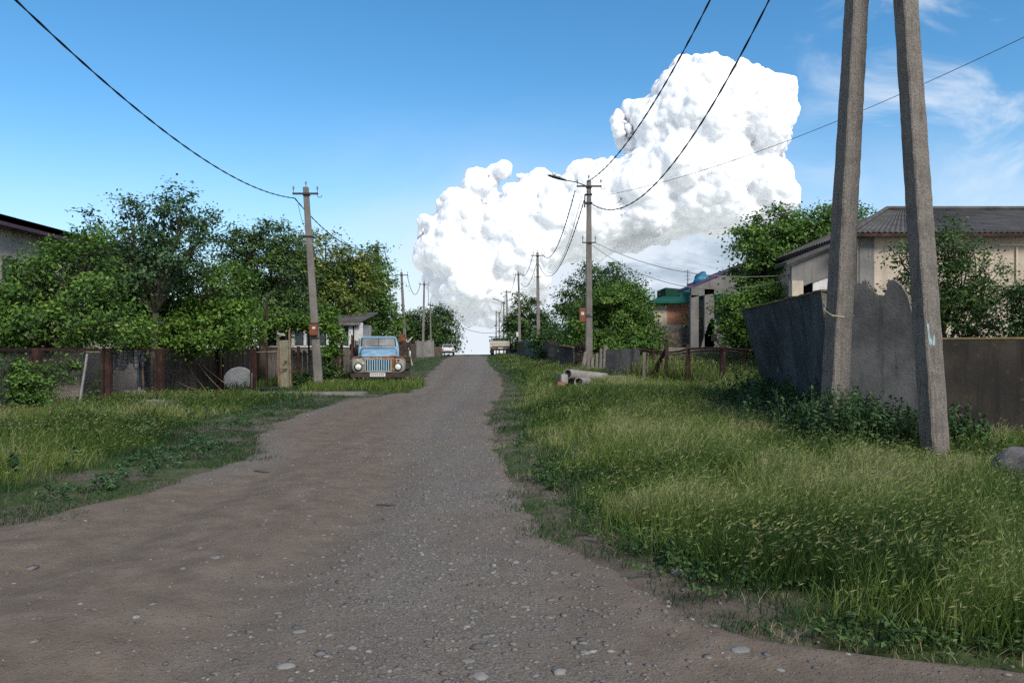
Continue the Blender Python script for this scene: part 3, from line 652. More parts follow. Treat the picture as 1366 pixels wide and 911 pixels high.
# rubble crumbs stuck on the broken edge
m = MB(); rr = random.Random(4)
for i in range(60):
    j = rr.randrange(4, n-2); u = ol[j][0]+(ol[j+1][0]-ol[j][0])*rr.random(); h = ol[j][1]+(ol[j+1][1]-ol[j][1])*rr.random()
    p = bl+ux2*u+V((-.15*h, .01*h, h))+th*rr.uniform(.1, .95); s = rr.uniform(.015, .04)
    m.box(p, (s*1.6, s*1.3, s), Matrix.Rotation(rr.random()*6, 3, V((rr.random(), rr.random(), rr.random()))))
m.build('broken_edge', m_slab_edge, o)
o = thing('concrete_wall', 'low dark brown concrete wall with a broken hole at the right edge', 'wall', (9.5, 12.4, 0))
m = MB(); x0, x1 = 7.13, 13.5; ya, yb = 12.75, 11.9
tops = [(x0, 1.76), (x0+.8, 1.77), (x0+2, 1.765), (x0+4, 1.79), (x1, 1.8)]
pts = [V((x0, ya, -.4)), V((x1, yb, -.4))]+[V((x, ya+(yb-ya)*(x-x0)/(x1-x0), z)) for x, z in tops[::-1]]
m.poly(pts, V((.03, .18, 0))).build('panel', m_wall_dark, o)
MB().bar(V((x0, ya+.09, 1.78)), V((x1, yb+.09, 1.815)), .2, .03).build('coping', m_moss, o)
hc = at(1293, 551, ya-.26); hc.y = ya+(yb-ya)*(hc.x-x0)/(x1-x0)-.004
MB().poly([hc+V((a*.14, 0, b_*.12)) for a, b_ in ((-.9, .4), (-.3, 1), (.4, .5), (1, .7), (.9, -.2), (.4, -.9), (-.3, -.7), (-.9, -.1))], V((0, .004, 0))).build('hole_rim', m_slab_edge, o)
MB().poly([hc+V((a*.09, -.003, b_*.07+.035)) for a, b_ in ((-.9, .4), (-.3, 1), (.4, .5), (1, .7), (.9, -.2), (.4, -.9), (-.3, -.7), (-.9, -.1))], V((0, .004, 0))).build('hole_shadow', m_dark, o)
# boulder at right edge
iv, if_ = ico(4); nn = np.array([float(fbm(v[0]*1.6+4, v[1]*1.6+v[2]*1.3+2, 5)) for v in iv])[:, None]
w = iv*(.7+.6*nn)*[.34, .32, .3]; p = at(1372, 655, 8.7)
o = npmesh('boulder', w, if_, np.full(len(if_), 3), concrete('boulder_stone', (.2, .185, .185), (.1, .095, .1), (.06, .055, .055), 4, .4, 1), smooth=True); o.location = (p.x, 8.7, .2)
tag(o, 'rough grey boulder half buried in tall grass at the right edge', 'boulder')
# ------------------------------------------------------------------ concrete pieces by the street lamp
o = thing('slab_fence', 'upright grey concrete panel right of the leaning planks, left of rusty posts', 'wall', at(830, 505, 30))
P = lambda px, py, Y: at(px, py, Y)
MB().poly([P(807, 512, 30), P(853, 512, 29.3), P(852.5, 464.5, 29.3), P(835, 465.5, 29.5), P(808, 466.5, 30)], V((.05, .16, 0))).build('panel', m_slab, o)
o = thing('slab_fence', 'narrow grey concrete panel left of the street lamp behind tall weeds', 'wall', at(756, 490, 38))
MB().poly([P(746, 492, 38.5), P(765, 493, 37.5), P(764.5, 463.5, 37.5), P(746.5, 461, 38.5)], V((.05, .15, 0))).build('panel', m_slab, o)
MB().bar(P(747, 461, 38.5), P(764.5, 463.2, 37.5), .16, .05).build('cap', m_moss, o)
o = thing('board_stack', 'corrugated asbestos sheets leaning in steps against the street lamp pole', 'sheets', at(793, 493, 32.5), )
for i, (px, top, bot, Y) in enumerate(((779.5, 470, 495, 33.2), (785, 482, 495, 32.6), (790.5, 478, 495.5, 32.5), (796.5, 472, 495, 32.4), (802, 466, 494.5, 32.3), (807, 461, 494, 32.2))):
    lean_ = 3.5 if i < 1 else .8; a = P(px-lean_, bot+3, Y); b_ = P(px+lean_*.6, top, Y+.3)
    c = MB(); c.tube([a, a.lerp(b_, .5), b_], [.1, .098, .094], 8); c.build('sheet', concrete('asbestos_sheet', (.22, .2, .165), (.13, .115, .09), (.08, .07, .05), 3, .6, .6) if i == 0 else bpy.data.materials['asbestos_sheet'], o)
m_pipe = concrete('pipe_cement', (.33, .31, .29), (.22, .2, .185), (.14, .125, .11), 3, .4, .4)
def pipe(label, a, b, r, inner=True):
    a = V(a); b = V(b); o = thing('cement_pipe', label, 'pipe', (a.x, a.y, min(a.z, b.z)-r), 'cement pipes heaped by the street lamp')
    ax = (b-a); L = ax.length; q = ax.normalized()
    MB().lathe(a, [(r*.8, .3), (r*.82, .0), (r, 0), (r*1.0, L*.5), (r, L), (r*.82, L), (r*.8, L-.3)], 16, q).build('pipe_wall', m_pipe, o, smooth=False)
    MB().lathe(a+q*.3, [(0, 0), (r*.81, .005), (r*.81, .02), (0, .025)], 12, q).build('soil_plug', blotchy('rusty_soil', [(.3, (.05, .025, .015)), (.7, (.14, .07, .035))], 9), o)
za = lambda px, py, Y: at(px, py, Y)
pipe('longest pale cement pipe lying on top of the heap', za(757, 499, 26.6), za(807, 504, 28.6), .18)
pipe('lower pale cement pipe under the longest one, half in grass', za(751, 507.5, 26.9), za(800, 511, 28.9), .17)
pipe('short cement pipe whose rusty open end faces the road', za(772, 509.5, 26.3), za(790, 509, 28.4), .16)
o = thing('concrete_block', 'pale concrete block wedging the left end of the pipe heap', 'block', at(750, 512, 26.7))
MB().box(at(750.5, 505.5, 26.7), (.26, .4, .34), Matrix.Rotation(.3, 3, 'Z')).build('block', m_pipe, o, bevel=.02)
o = MB().box(at(768, 499, 28.6)+V((1.0, 0, -.2)), (2.2, 1.0, .3), Matrix.Rotation(.12, 3, 'Z'), taper=.75).build('rubble_slab', m_slab_edge, bevel=.04)
tag(world_origin(o), 'broken concrete slab lying behind the right end of the pipes', 'slab')
o = MB().box(at(747.5, 512, 26.2), (.3, .2, .14), Matrix.Rotation(.4, 3, 'Z')).build('brick', blotchy('brick_red', [(.3, (.2, .1, .07)), (.7, (.32, .17, .12))], 12), bevel=.02)
tag(world_origin(o), 'broken red brick lying in the grass left of the pipes', 'brick')
# ------------------------------------------------------------------ right rusty fence with bent rails
o = thing('rusty_fence', 'broken rusty rail fence in front of the overgrown yard', 'fence', base_at(920, 25.8))
posts = [(861, 470, 507, 28.5, .08), (872, 466, 508, 29.5, .1), (889, 455, 514, 27.3, .12), (918, 459, 519, 25.9, .13), (964, 460, 523, 24.6, .16), (859, 470, 509, 28.2, .12)]
for px, top, bot, Y, w in posts:
    MB().bar(at(px, bot, Y), at(px+random.uniform(-.5, .5), top, Y), w, w*.8, up=(0, 1, 0)).build('post', m_rust if w != .12 or px > 870 else m_wood, o)
MB().tube([at(853, 466, 28.6), at(875, 469, 28), at(893, 470, 27.3), at(905, 469, 26.6), at(918, 465.5, 25.85), at(940, 464, 25.2), at(964, 464.5, 24.5), at(985, 466, 23.9), at(1001, 467, 23.2)], .035, 6).build('rail', m_rust, o)
MB().tube([at(880, 472, 27.9), at(900, 473, 27), at(918, 470, 25.85), at(940, 468, 25.2), at(964, 468, 24.5), at(998, 471, 23.3)], .022, 5).build('rail', m_rust, o)
MB().bar(at(866, 508, 28), at(890, 463, 27.4), .13, .05, up=(0, 1, 0)).build('brace', m_rust, o)
MB().bar(at(871, 506, 28.1), at(884, 478, 27.9), .09, .05, up=(0, 1, 0)).build('brace', m_rust, o)
m = MB(); wires = []
for (xa, Ya, xb, Yb) in ((889, 27.3, 918, 25.9), (918, 25.9, 964, 24.6), (964, 24.6, 1003, 23.3)):
    for i in range(14):
        q = i/13; a = at(xa+(xb-xa)*q, 472, Ya+(Yb-Ya)*q); m.tube([a, V((a.x, a.y, a.z-1.15))], .004, 3, cap=False)
    for h in range(7): m.tube([at(xa, 472, Ya)-V((0, 0, h*.19)), at(xb, 472, Yb)-V((0, 0, h*.19))], .004, 3, cap=False)
m.build('wire_mesh', m_rust, o)
o = thing('garden_kerb', 'low pale stone wall along the back of the overgrown yard', 'wall', at(890, 466, 34))
MB().box(at(930, 473, 34), (5.6, .35, .62)).build('kerb_wall', concrete('yard_kerb', (.3, .26, .22), (.2, .17, .15), (.12, .1, .09), 3, .4, .5), o, bevel=.02)
o = MB().box(at(905, 456, 41), (3.4, .5, 1.5)).build('rubble_wall', blotchy('rubble_masonry', [(.3, (.04, .035, .03)), (.5, (.12, .1, .085)), (.7, (.24, .2, .17))], 4, bs=1, bd=.08)); tag(world_origin(o), 'rough dark rubble wall under the brick patched house', 'wall')
# ------------------------------------------------------------------ plank fences on the right, far
def plank_fence(label, a, b, h, mat, n, gap=.02, seed=1, tilt=.03, name='plank_fence'):
    a = V(a); b = V(b); o = thing(name, label, 'fence', ((a.x+b.x)/2, (a.y+b.y)/2, gz((a.x+b.x)/2, (a.y+b.y)/2)))
    rr = random.Random(seed); m = MB(); d = (b-a); L = d.length; d.normalize(); nrm = V((-d.y, d.x, 0))
    for i in range(n):
        q = (i+.5)/n; p = a+d*L*q; z = gz(p.x, p.y)-.1; hh = h*rr.uniform(.93, 1.04); w = L/n-gap
        m.bar(p+V((0, 0, z-p.z)), p+V((0, 0, z-p.z+hh))+d*rr.uniform(-tilt, tilt), w, .025, up=nrm)
    m.build('boards', mat, o)
    r = MB()
    for f in (.25, .8):
        r.bar(a+V((0, 0, gz(a.x, a.y)+h*f-a.z))+nrm*.05, b+V((0, 0, gz(b.x, b.y)+h*f-b.z))+nrm*.05, .05, .07)
    r.build('rails', mat, o); return o
gx = lambda px, Y: V(((px-CX)*Y/F, Y, 0))
m_greyfence = blotchy('grey_board', [(.3, (.07, .075, .085)), (.5, (.11, .115, .125)), (.7, (.17, .175, .18))], 2, st=(5, 5, .4))
plank_fence('brown picket fence with uneven boards left of the narrow concrete panel', gx(725, 58), gx(747, 44), 1.45, m_wood_br, 60, .06, 2)
plank_fence('grey board fence between the two poles right of the white truck', gx(700, 77), gx(724, 60), 1.75, m_greyfence, 50, .01, 3)
plank_fence('dark board fence panel behind the pole right of the white truck', gx(690, 84), gx(700, 78), 1.7, m_wood_br, 26, .01, 4)
plank_fence('brown lattice of thin sticks left of the street lamp pole', gx(766, 37), gx(783, 35.5), 1.25, m_rust, 16, .07, 5)
o = thing('metal_gate', 'blue sheet metal gate beside the parked white truck', 'gate', gx(684, 90)+V((0, 0, .9)))
MB().box(at(684.5, 468, 90), (1.1, .08, 1.9)).build('gate_sheet', blotchy('blue_gate_paint', [(.3, (.018, .035, .07)), (.7, (.035, .065, .12))], 3), o)
for s in (-.55, 0, .55): MB().box(at(684.5, 467, 90)+V((s, -.06, 0)), (.07, .08, 2.05)).build('gate_post', m_iron, o)
# ------------------------------------------------------------------ houses
m_stucco = concrete('beige_stucco', (.553, .464, .373), (.426, .354, .283), (.258, .213, .174), .9, .5, .4)
m_stucco2 = concrete('cream_stucco', (.670, .592, .438), (.541, .464, .347), (.321, .270, .206), .9, .4, .3)
m_greywall = concrete('grey_render', (.22, .21, .2), (.15, .145, .14), (.09, .085, .08), 1, .6, .4)
m_oldwall = concrete('old_house_wall', (.6, .52, .43), (.48, .41, .33), (.3, .25, .2), .8, .5, .4)
def corr(name, c0, c1, period=.18, bs=.8):
    k = N(name); p = k.obj(); w = k.n('ShaderNodeTexWave', wave_type='BANDS', bands_direction='X'); k.l(p, w.inputs[0]); w.inputs['Scale'].default_value = .314/period
    f = k.noise(k.pos(), 1.2, 6, .65); c = k.mix(k.smooth(f, .35, .7), (*c0, 1), (*c1, 1)); return k.bsdf(c, .8, w.outputs['Fac'], bs, .05)
m_slate = blotchy('asbestos_slate', [(.3, (.054, .050, .049)), (.5, (.086, .081, .078)), (.7, (.122, .115, .108))], 1.4, bs=.6)
m_purple = blotchy('purple_roof', [(.3, (.06, .035, .085)), (.7, (.1, .06, .13))], 1, rough=.65, spec=.2)
m_maroon = blotchy('maroon_roof', [(.3, (.05, .02, .04)), (.7, (.08, .032, .06))], 1, rough=.5, spec=.4)
m_green = blotchy('green_roof', [(.3, (.01, .075, .06)), (.7, (.018, .10, .08))], 1, rough=.7, spec=.12)
def wavy_roof(m, a, b, c, d, n, amp=.035, th=.03):
    """corrugated sheet spanned by eave a->b and ridge d->c"""
    a, b, c, d = V(a), V(b), V(c), V(d); nrm = (b-a).cross(d-a).normalized()
    if nrm.z < 0: nrm = -nrm
    top = []; bot = []
    for i in range(n+1):
        q = i/n; o_ = nrm*amp*(1 if i % 2 else -1); e = a.lerp(b, q)+o_; r = d.lerp(c, q)+o_; top.append((e, r)); bot.append((e-nrm*th, r-nrm*th))
    for i in range(n):
        m.add([top[i][0], top[i+1][0], top[i+1][1], top[i][1]], [(0, 1, 2, 3)]); m.add([bot[i][0], bot[i+1][0], bot[i+1][1], bot[i][1]], [(3, 2, 1, 0)])
        m.add([top[i][0], top[i+1][0], bot[i+1][0], bot[i][0]], [(3, 2, 1, 0)])
    return m
# beige house with slate hip roof
x0 = 10.85; Yh = 24; o = thing('house', 'beige stucco house with a grey corrugated hip roof at right', 'house', (15, 27, .4))
zE = at(1142, 311, Yh).z; zR = 6.6
MB().box((16.8, 29.5, zE/2-.1), (12, 11, zE+.2)).build('wall', m_stucco, o)
e = .45
m = MB(); A = V((x0-e+.1, Yh-e, zE-.02)); B = V((23.3, Yh-e, zE-.02)); Rg0 = V((14.4, 29.5, zR+.35)); Rg1 = V((19.8, 29.5, zR+.35)); D = V((x0-e+.1, 35.4, zE-.02)); Cc = V((23.3, 35.4, zE-.02))
wavy_roof(m, A, B, Rg1, Rg0, 150, .02); wavy_roof(m, D, A, Rg0, Rg0+V((0, .01, 0)), 110, .03); wavy_roof(m, Cc, D, Rg0, Rg1, 40, .03); wavy_roof(m, B, Cc, Rg1+V((0, .01, 0)), Rg1, 40, .03)
m.build('roof', m_slate, o)
MB().bar(A+V((0, .02, -.1)), B+V((0, .02, -.09)), .05, .09).bar(A+V((.02, 0, -.09)), D+V((.02, 0, -.09)), .05, .09).build('fascia', m_rust, o)
MB().tube([Rg0+V((0, 0, .05)), Rg1+V((0, 0, .05))], .1, 6).tube([A+V((0, 0, .06)), Rg0+V((0, 0, .06))], .08, 6).build('ridge_tiles', m_slate, o)
m = MB()
for px, pa, pb in ((1150, 330, 332), (1310, 326, 326.5)):
    pass
seam = MB().box(at(1356, 336, Yh-.03)+V((0, .0, -.4)), (.05, .06, 1.1)).box(at(1356, 327, Yh-.03)+V((0, 0, 0)), (1.1, .06, .05)).build('wall_seam', m_stucco2, o)
MB().box(V((x0+.22, Yh-.02, 2.6)), (.46, .05, 5.0)).build('corner_strip', m_greywall, o)
# lean-to porch on its left: sloping roof, opening, posts
pr = thing('lean_to', 'grey lean to shed with sloping roof against the beige house', 'shed', (9.7, 25, .4))
zl, zr = at(1056, 352, 24.6).z, at(1141, 319, 24.6).z; xl, xr = at(1056, 352, 24.6).x, x0-.02
MB().poly([V((xl-.25, 24.35, zl-.06)), V((xr, 24.35, zr-.0)), V((xr, 24.35, zr+.09)), V((xl-.25, 24.35, zl+.04))], V((0, 1.2, 0))).build('roof', m_slate, pr)
MB().poly([V((xl, 24.6, zl-.85)), V((xl+1.15, 24.6, zl-.42)), V((xr, 24.6, zl-.42)), V((xr, 24.6, zr-.05)), V((xl, 24.6, zl-.09))], V((0, .15, 0))).build('gable_wall', m_greywall, pr)
MB().box(((xl+.16), 24.65, zl/2-.25), (.36, .3, zl-.6)).build('post', m_stucco, pr)
MB().box((xl+.98, 24.68, zl/2+.2), (.55, .06, zl-.2)).build('door_leaf', m_white, pr)
MB().box((xl+1.75, 24.7, zl/2), (.9, .16, zl-.8)).build('side_wall', m_greywall, pr)
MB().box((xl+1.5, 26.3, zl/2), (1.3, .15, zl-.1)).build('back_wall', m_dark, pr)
# portico house, unfinished grey
o = thing('house', 'unfinished grey house with tall porch columns and purple roof', 'house', (11.2, 42, .8))
q = lambda px, py, Y=40: at(px, py, Y)
MB().poly([q(922, 397), q(922, 385), q(985, 358), q(1012, 372), q(1012, 397), q(950, 392)], V((0, .3, 0))).build('gable', m_greywall, o)
m = MB(); m.poly([q(919, 386), q(986, 356), q(986, 353.5), q(919, 383)], V((0, 2.6, 0))); m.poly([q(986, 356), q(1030, 376), q(1030, 373.5), q(986, 353.5)], V((0, 12, 0))); m.build('roof', m_purple, o)
m = MB(); wavy_roof(m, q(948, 373.2, 40), q(948, 373.2, 40)+V((0, 8, 0)), q(986, 352.8, 40)+V((0, 8, 0)), q(986, 352.8, 40), 30, .02, .02); m.build('roof_sheets', m_purple, o)
for a, b_, w in ((923.5, 398, .42), (943, 390, .5)):
    c = q(a+2, b_, 40.2); MB().box((c.x, 40.2, c.z/2+.3), (w, .4, c.z-.3)).build('column', m_greywall, o)
MB().poly([q(934, 468), q(948, 468), q(948, 425), q(942, 440)], V((0, .25, 0))).build('buttress', m_greywall, o)
MB().poly([q(948, 468), q(975, 468), q(975, 432), q(948, 425)], V((0, .2, 0))).build('stair_wall', m_greywall, o)
MB().poly([q(948.5, 455, 39.97), q(956, 455, 39.97), q(956, 444, 39.97), q(948.5, 447, 39.97)], V((0, .02, 0))).build('opening', m_dark, o)
MB().box((q(985, 430, 46).x, 47, 2.6), (4.6, .3, 4)).build('back_wall', m_greywall, o); MB().box((q(960, 410, 46).x, 46.8, 3.2), (1.2, .1, 1.5)).build('window', m_glass, o)
# green roofed house
o = thing('house', 'cream house with green metal roof and bare brick patch', 'house', (12, 53, .8))
g5 = lambda px, py: at(px, py, 50)
a = g5(868, 402); MB().box((13.2, 54, a.z/2), (8.0, 7.6, a.z-.05)).build('wall', m_stucco2, o)
m = MB(); E0, E1_, Rp, Rq = g5(866, 403), g5(1015, 403)+V((.5, 0, 0)), V((12.2, 54, g5(915, 381).z+.25)), V((15.2, 54, g5(915, 381).z+.25))
m.loft([[E0+V((0, -.4, 0)), E1_+V((0, -.4, 0)), Rq, Rp], [E0+V((0, -.4, -.1)), E1_+V((0, -.4, -.1)), Rq-V((0, 0, .1)), Rp-V((0, 0, .1))]])
m.loft([[E0+V((0, 8.4, 0)), E0+V((0, -.4, 0)), Rp, Rp+V((0, .02, 0))], [E0+V((0, 8.4, -.1)), E0+V((0, -.4, -.1)), Rp-V((0, 0, .1)), Rp+V((0, .02, -.1))]])
m.build('roof', m_green, o)
MB().poly([g5(892, 399.5)+V((0, 1.0, 0)), g5(892, 382)+V((0, 1.0, 0)), g5(913, 384)+V((0, 1.0, 0)), g5(913, 392)+V((0, 1, 0))], V((0, 3, 0))).build('roof_dormer', blotchy('dark_green_roof', [(.3, (.008, .04, .025)), (.7, (.015, .06, .04))], 1), o)
k = N('bare_brick'); p = k.obj(); br = k.n('ShaderNodeTexBrick'); mp_ = k.n('ShaderNodeMapping'); mp_.inputs['Rotation'].default_value = (R(90), 0, 0); k.l(p, mp_.inputs[0]); k.l(mp_.outputs[0], br.inputs[0])
br.inputs['Color1'].default_value = (.5, .2, .11, 1); br.inputs['Color2'].default_value = (.62, .28, .16, 1); br.inputs['Mortar'].default_value = (.3, .22, .16, 1); br.inputs['Scale'].default_value = 4.2
m_brick = k.bsdf(k.mix(k.smooth(k.noise(k.pos(), 6, 5, .7), .5, .7), br.outputs[0], (.36, .16, .1, 1)), .9, br.outputs['Fac'], -.3, .02)
MB().poly([at(890, 433, 50.19), at(922, 433, 50.19), at(922, 407.5, 50.19), at(890, 408, 50.19)], V((0, .04, 0))).build('brick_patch', m_brick, o)
w_ = MB().box(at(934, 410, 50.16), (.5, .08, .9)).build('window', m_glass, o); MB().box(at(934, 410, 50.12)+V((.3, 0, 0)), (.12, .1, 1.1)).build('window_frame', m_white, w_)
o = thing('antenna', 'thin television antenna mast on the green roof', 'antenna', V((at(917.5, 383, 54).x, 54, at(917.5, 381, 54).z)))
m = MB(); t_ = at(917.5, 360, 54); m.tube([at(917.5, 385, 54), t_], .03, 5); 
for i in range(4): m.box(t_-V((0, 0, .1+.3*i)), (.5-.08*i, .03, .03))
m.build('mast', m_cable_thin, o)
# chimney wrapped in blue sheeting on the ridge of the grey house
c = at(934, 379, 42); o = thing('chimney', 'chimney bundled in bright blue sheeting above the grey house roof', 'chimney', c)
iv, if_ = ico(3); nn = np.array([float(fbm(v[0]*2.3+7, v[1]*2+v[2]*2.2+3, 4)) for v in iv]); hh_ = iv[:, 2]
w = iv*np.stack([.36-.12*hh_, .3-.1*hh_, np.full(len(iv), .4)], 1)*(.55+.9*nn)[:, None]+[.06, 0, .3]+np.stack([.1*hh_, 0*hh_, 0*hh_], 1)
npmesh('blue_sheeting', w+np.array(c), if_, np.full(len(if_), 3), blotchy('blue_sheet', [(.35, (.012, .11, .2)), (.6, (.03, .2, .33)), (.75, (.25, .38, .46))], 5, rough=.4), o)
MB().box(c+V((-.05, 0, -.3)), (.36, .36, .6)).build('stack', m_greywall, o)
# house at left, behind the trees
o = thing('house', 'large brown stucco house with maroon roof edge behind left trees', 'house', (-21, 26, 0))
zl = 5.85
MB().box((-21, 25.5, zl/2), (7.8, 25, zl)).build('wall', m_oldwall, o)
m = MB(); m.poly([V((-16.5, 12.6, zl-.1)), V((-16.5, 12.6, zl+.12)), V((-21, 12.6, zl+.42)), V((-25.5, 12.6, zl+.12)), V((-25.5, 12.6, zl-.1)), V((-21, 12.6, zl+.22))], V((0, 26, 0))); m.build('roof', m_maroon, o)
MB().box((-16.55, 25.6, zl-.05), (.1, 26, .34)).build('fascia', m_maroon, o)
for Y in (20.5, 26.5, 32.5):
    w_ = MB().box((-17.09, Y, 3.9), (.06, 1.5, 1.5)).build('window', m_glass, o); MB().box((-17.06, Y, 3.9), (.08, .08, 1.5)).box((-17.06, Y, 3.1), (.12, 1.7, .08)).build('window_frame', m_white, w_)
o = thing('terrace_wall', 'low brick and plaster wall seen under the left trees', 'wall', (-14.2, 22, 0))
MB().box((-14.2, 22.3, .95), (3.4, .2, 1.9)).build('plaster', m_oldwall, o); MB().box((-15.2, 22.15, 1.75), (.9, .1, .4)).build('brick_course', m_brick, o)
# ------------------------------------------------------------------ wooden veranda house and yard, left of the truck
o = thing('wooden_house', 'low wooden veranda house with white windows behind the plank fence', 'house', base_at(430, 37))
z0 = at(400, 463, 37).z; zt = at(450, 431, 37).z; xa, xb = at(352, 450, 37).x, at(468, 450, 37).x
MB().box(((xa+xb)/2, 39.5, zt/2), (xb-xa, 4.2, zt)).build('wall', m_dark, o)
MB().box(((xa+xb)/2, 37.36, z0/2), (xb-xa, .12, z0)).build('lower_wall', m_wood, o)
MB().box(((xa+xb)/2, 37.32, z0+.03), (xb-xa+.1, .14, .09)).build('sill', m_white, o); MB().box(((xa+xb)/2, 37.3, zt-.06), (xb-xa+.1, .12, .16)).build('lintel', m_white, o)
for px, w in ((371, .14), (391, .14), (407, .12), (437, .1), (455.5, .14), (468, .2)):
    MB().box((at(px, 450, 37.3).x, 37.3, (z0+zt)/2), (w, .1, zt-z0-.1)).build('window_post', m_white, o)
for pa, pb in ((392, 406), (408, 436), (438, 454.5), (457, 467)):
    a, b_ = at(pa, 450, 37.38).x, at(pb, 450, 37.38).x; MB().box(((a+b_)/2, 37.38, (z0+zt)/2), (b_-a-.1, .03, zt-z0-.2)).build('window', m_glass, o)
m = MB(); wavy_roof(m, V((xa-.3, 37.0, zt+.08)), V((xb+.45, 37.0, zt+.08)), V((xb+.45, 42, zt+.75)), V((xa-.3, 42, zt+.75)), 70, .03); m.build('roof', m_slate, o)
MB().box(((xa+xb)/2+.1, 37.05, zt-.02), (xb-xa+.7, .06, .16)).build('fascia', m_wood, o)
m = MB()
for i in range(14):
    z = z0-.1+i*(zt-z0+.1)/14; m.box((xb+.14, 39.4, z+.07), (.04, 4.3, (zt-z0)/14-.012), Matrix.Rotation(.18, 3, 'Y'))
for i in range(14):
    z = z0-.1+i*(zt-z0+.1)/14; m.box((xb+.32, 37.28, z+.07), (.42, .04, (zt-z0)/14-.012), Matrix.Rotation(-.18, 3, 'X'))
m.build('white_siding', m_white, o)
plank_fence('grey upright plank fence between the meter box pole and blue truck', gx(384, 34.6), gx(470, 33.6), 1.62, m_wood, 26, .015, 7)
o = thing('fence_post', 'dark iron post in front of the plank fence, nearest the blue truck', 'post', base_at(455, 33)); MB().bar(base_at(456, 33.1)-V((0, 0, .1)), at(455.5, 457, 33.1), .11, .09, up=(0, 1, 0)).build('post', m_rust, o); MB().bar(base_at(454, 33.05), at(454, 467, 33.05), .07, .05, up=(0, 1, 0)).build('pale_batten', m_rustlite, o)
for px, lab in ((440, 'dark iron post just right of the meter box pole'), (398, 'dark iron post right of the cream gate leaf')):
    tag(world_origin(MB().bar(base_at(px, 33.2)-V((0, 0, .1)), at(px, 462, 33.2), .12, .1, up=(0, 1, 0)).build('fence_post', m_rust)), lab, 'post')
# cream gate leaf standing ajar
o = thing('gate', 'tall narrow cream metal gate leaf with peeling paint and rusty frame', 'gate', base_at(382, 31))
MB().poly([at(374.5, 519, 31.2), at(387, 521, 30.8), at(384, 453.5, 30.8), at(372.5, 454, 31.2)], V((.02, .05, 0))).build('sheet', m_cream, o)
for a, b_ in (((374, 519, 31.2), (370.5, 441, 31.2)), ((388, 522, 30.75), (386, 440, 30.75))): MB().bar(at(*a), at(*b_), .06, .06, up=(0, 1, 0)).build('stile', m_rustlite, o)
MB().bar(at(371, 445, 31.15), at(379, 447, 31), .09, .05).build('top_rail', m_white, o); MB().box(at(381, 482, 30.88), (.14, .06, .04)).build('handle', m_iron, o); MB().bar(at(375, 493, 31.05), at(383, 492, 30.85), .03, .03).build('bolt', m_rust, o)
o = thing('open_gate', 'rusty open gate frame hung between fence end and cream leaf', 'gate', base_at(355, 30.5))
MB().tube([at(341, 519, 30.2), at(341, 470, 30.2), at(372, 469, 31)], .035, 6).build('frame_tube', m_rustlite, o); MB().bar(at(372, 515, 31), at(371, 469, 31), .06, .06, up=(0, 1, 0)).build('frame_stile', m_rustlite, o)
# pergola of iron posts carrying vines
o = thing('pergola', 'rusty iron pergola frame carrying a vine over the yard', 'pergola', base_at(340, 33))
for px, Y, top in ((295, 32, 412), (356, 32.5, 395), (381.5, 33, 421), (335, 36, 420), (412, 35, 424)):
    MB().bar(base_at(px, Y), at(px, top, Y), .07, .07, up=(0, 1, 0)).build('post', m_rust, o)
for a, b_ in (((262, 418, 31.5), (381, 423, 33)), ((381, 423, 33), (428, 434, 34)), ((335, 420, 36), (412, 424, 35)), ((295, 412, 32), (335, 420, 36)), ((356, 416, 32.5), (412, 424, 35))):
    MB().tube([at(*a), at(*b_)], .03, 5).build('beam', m_rust, o)
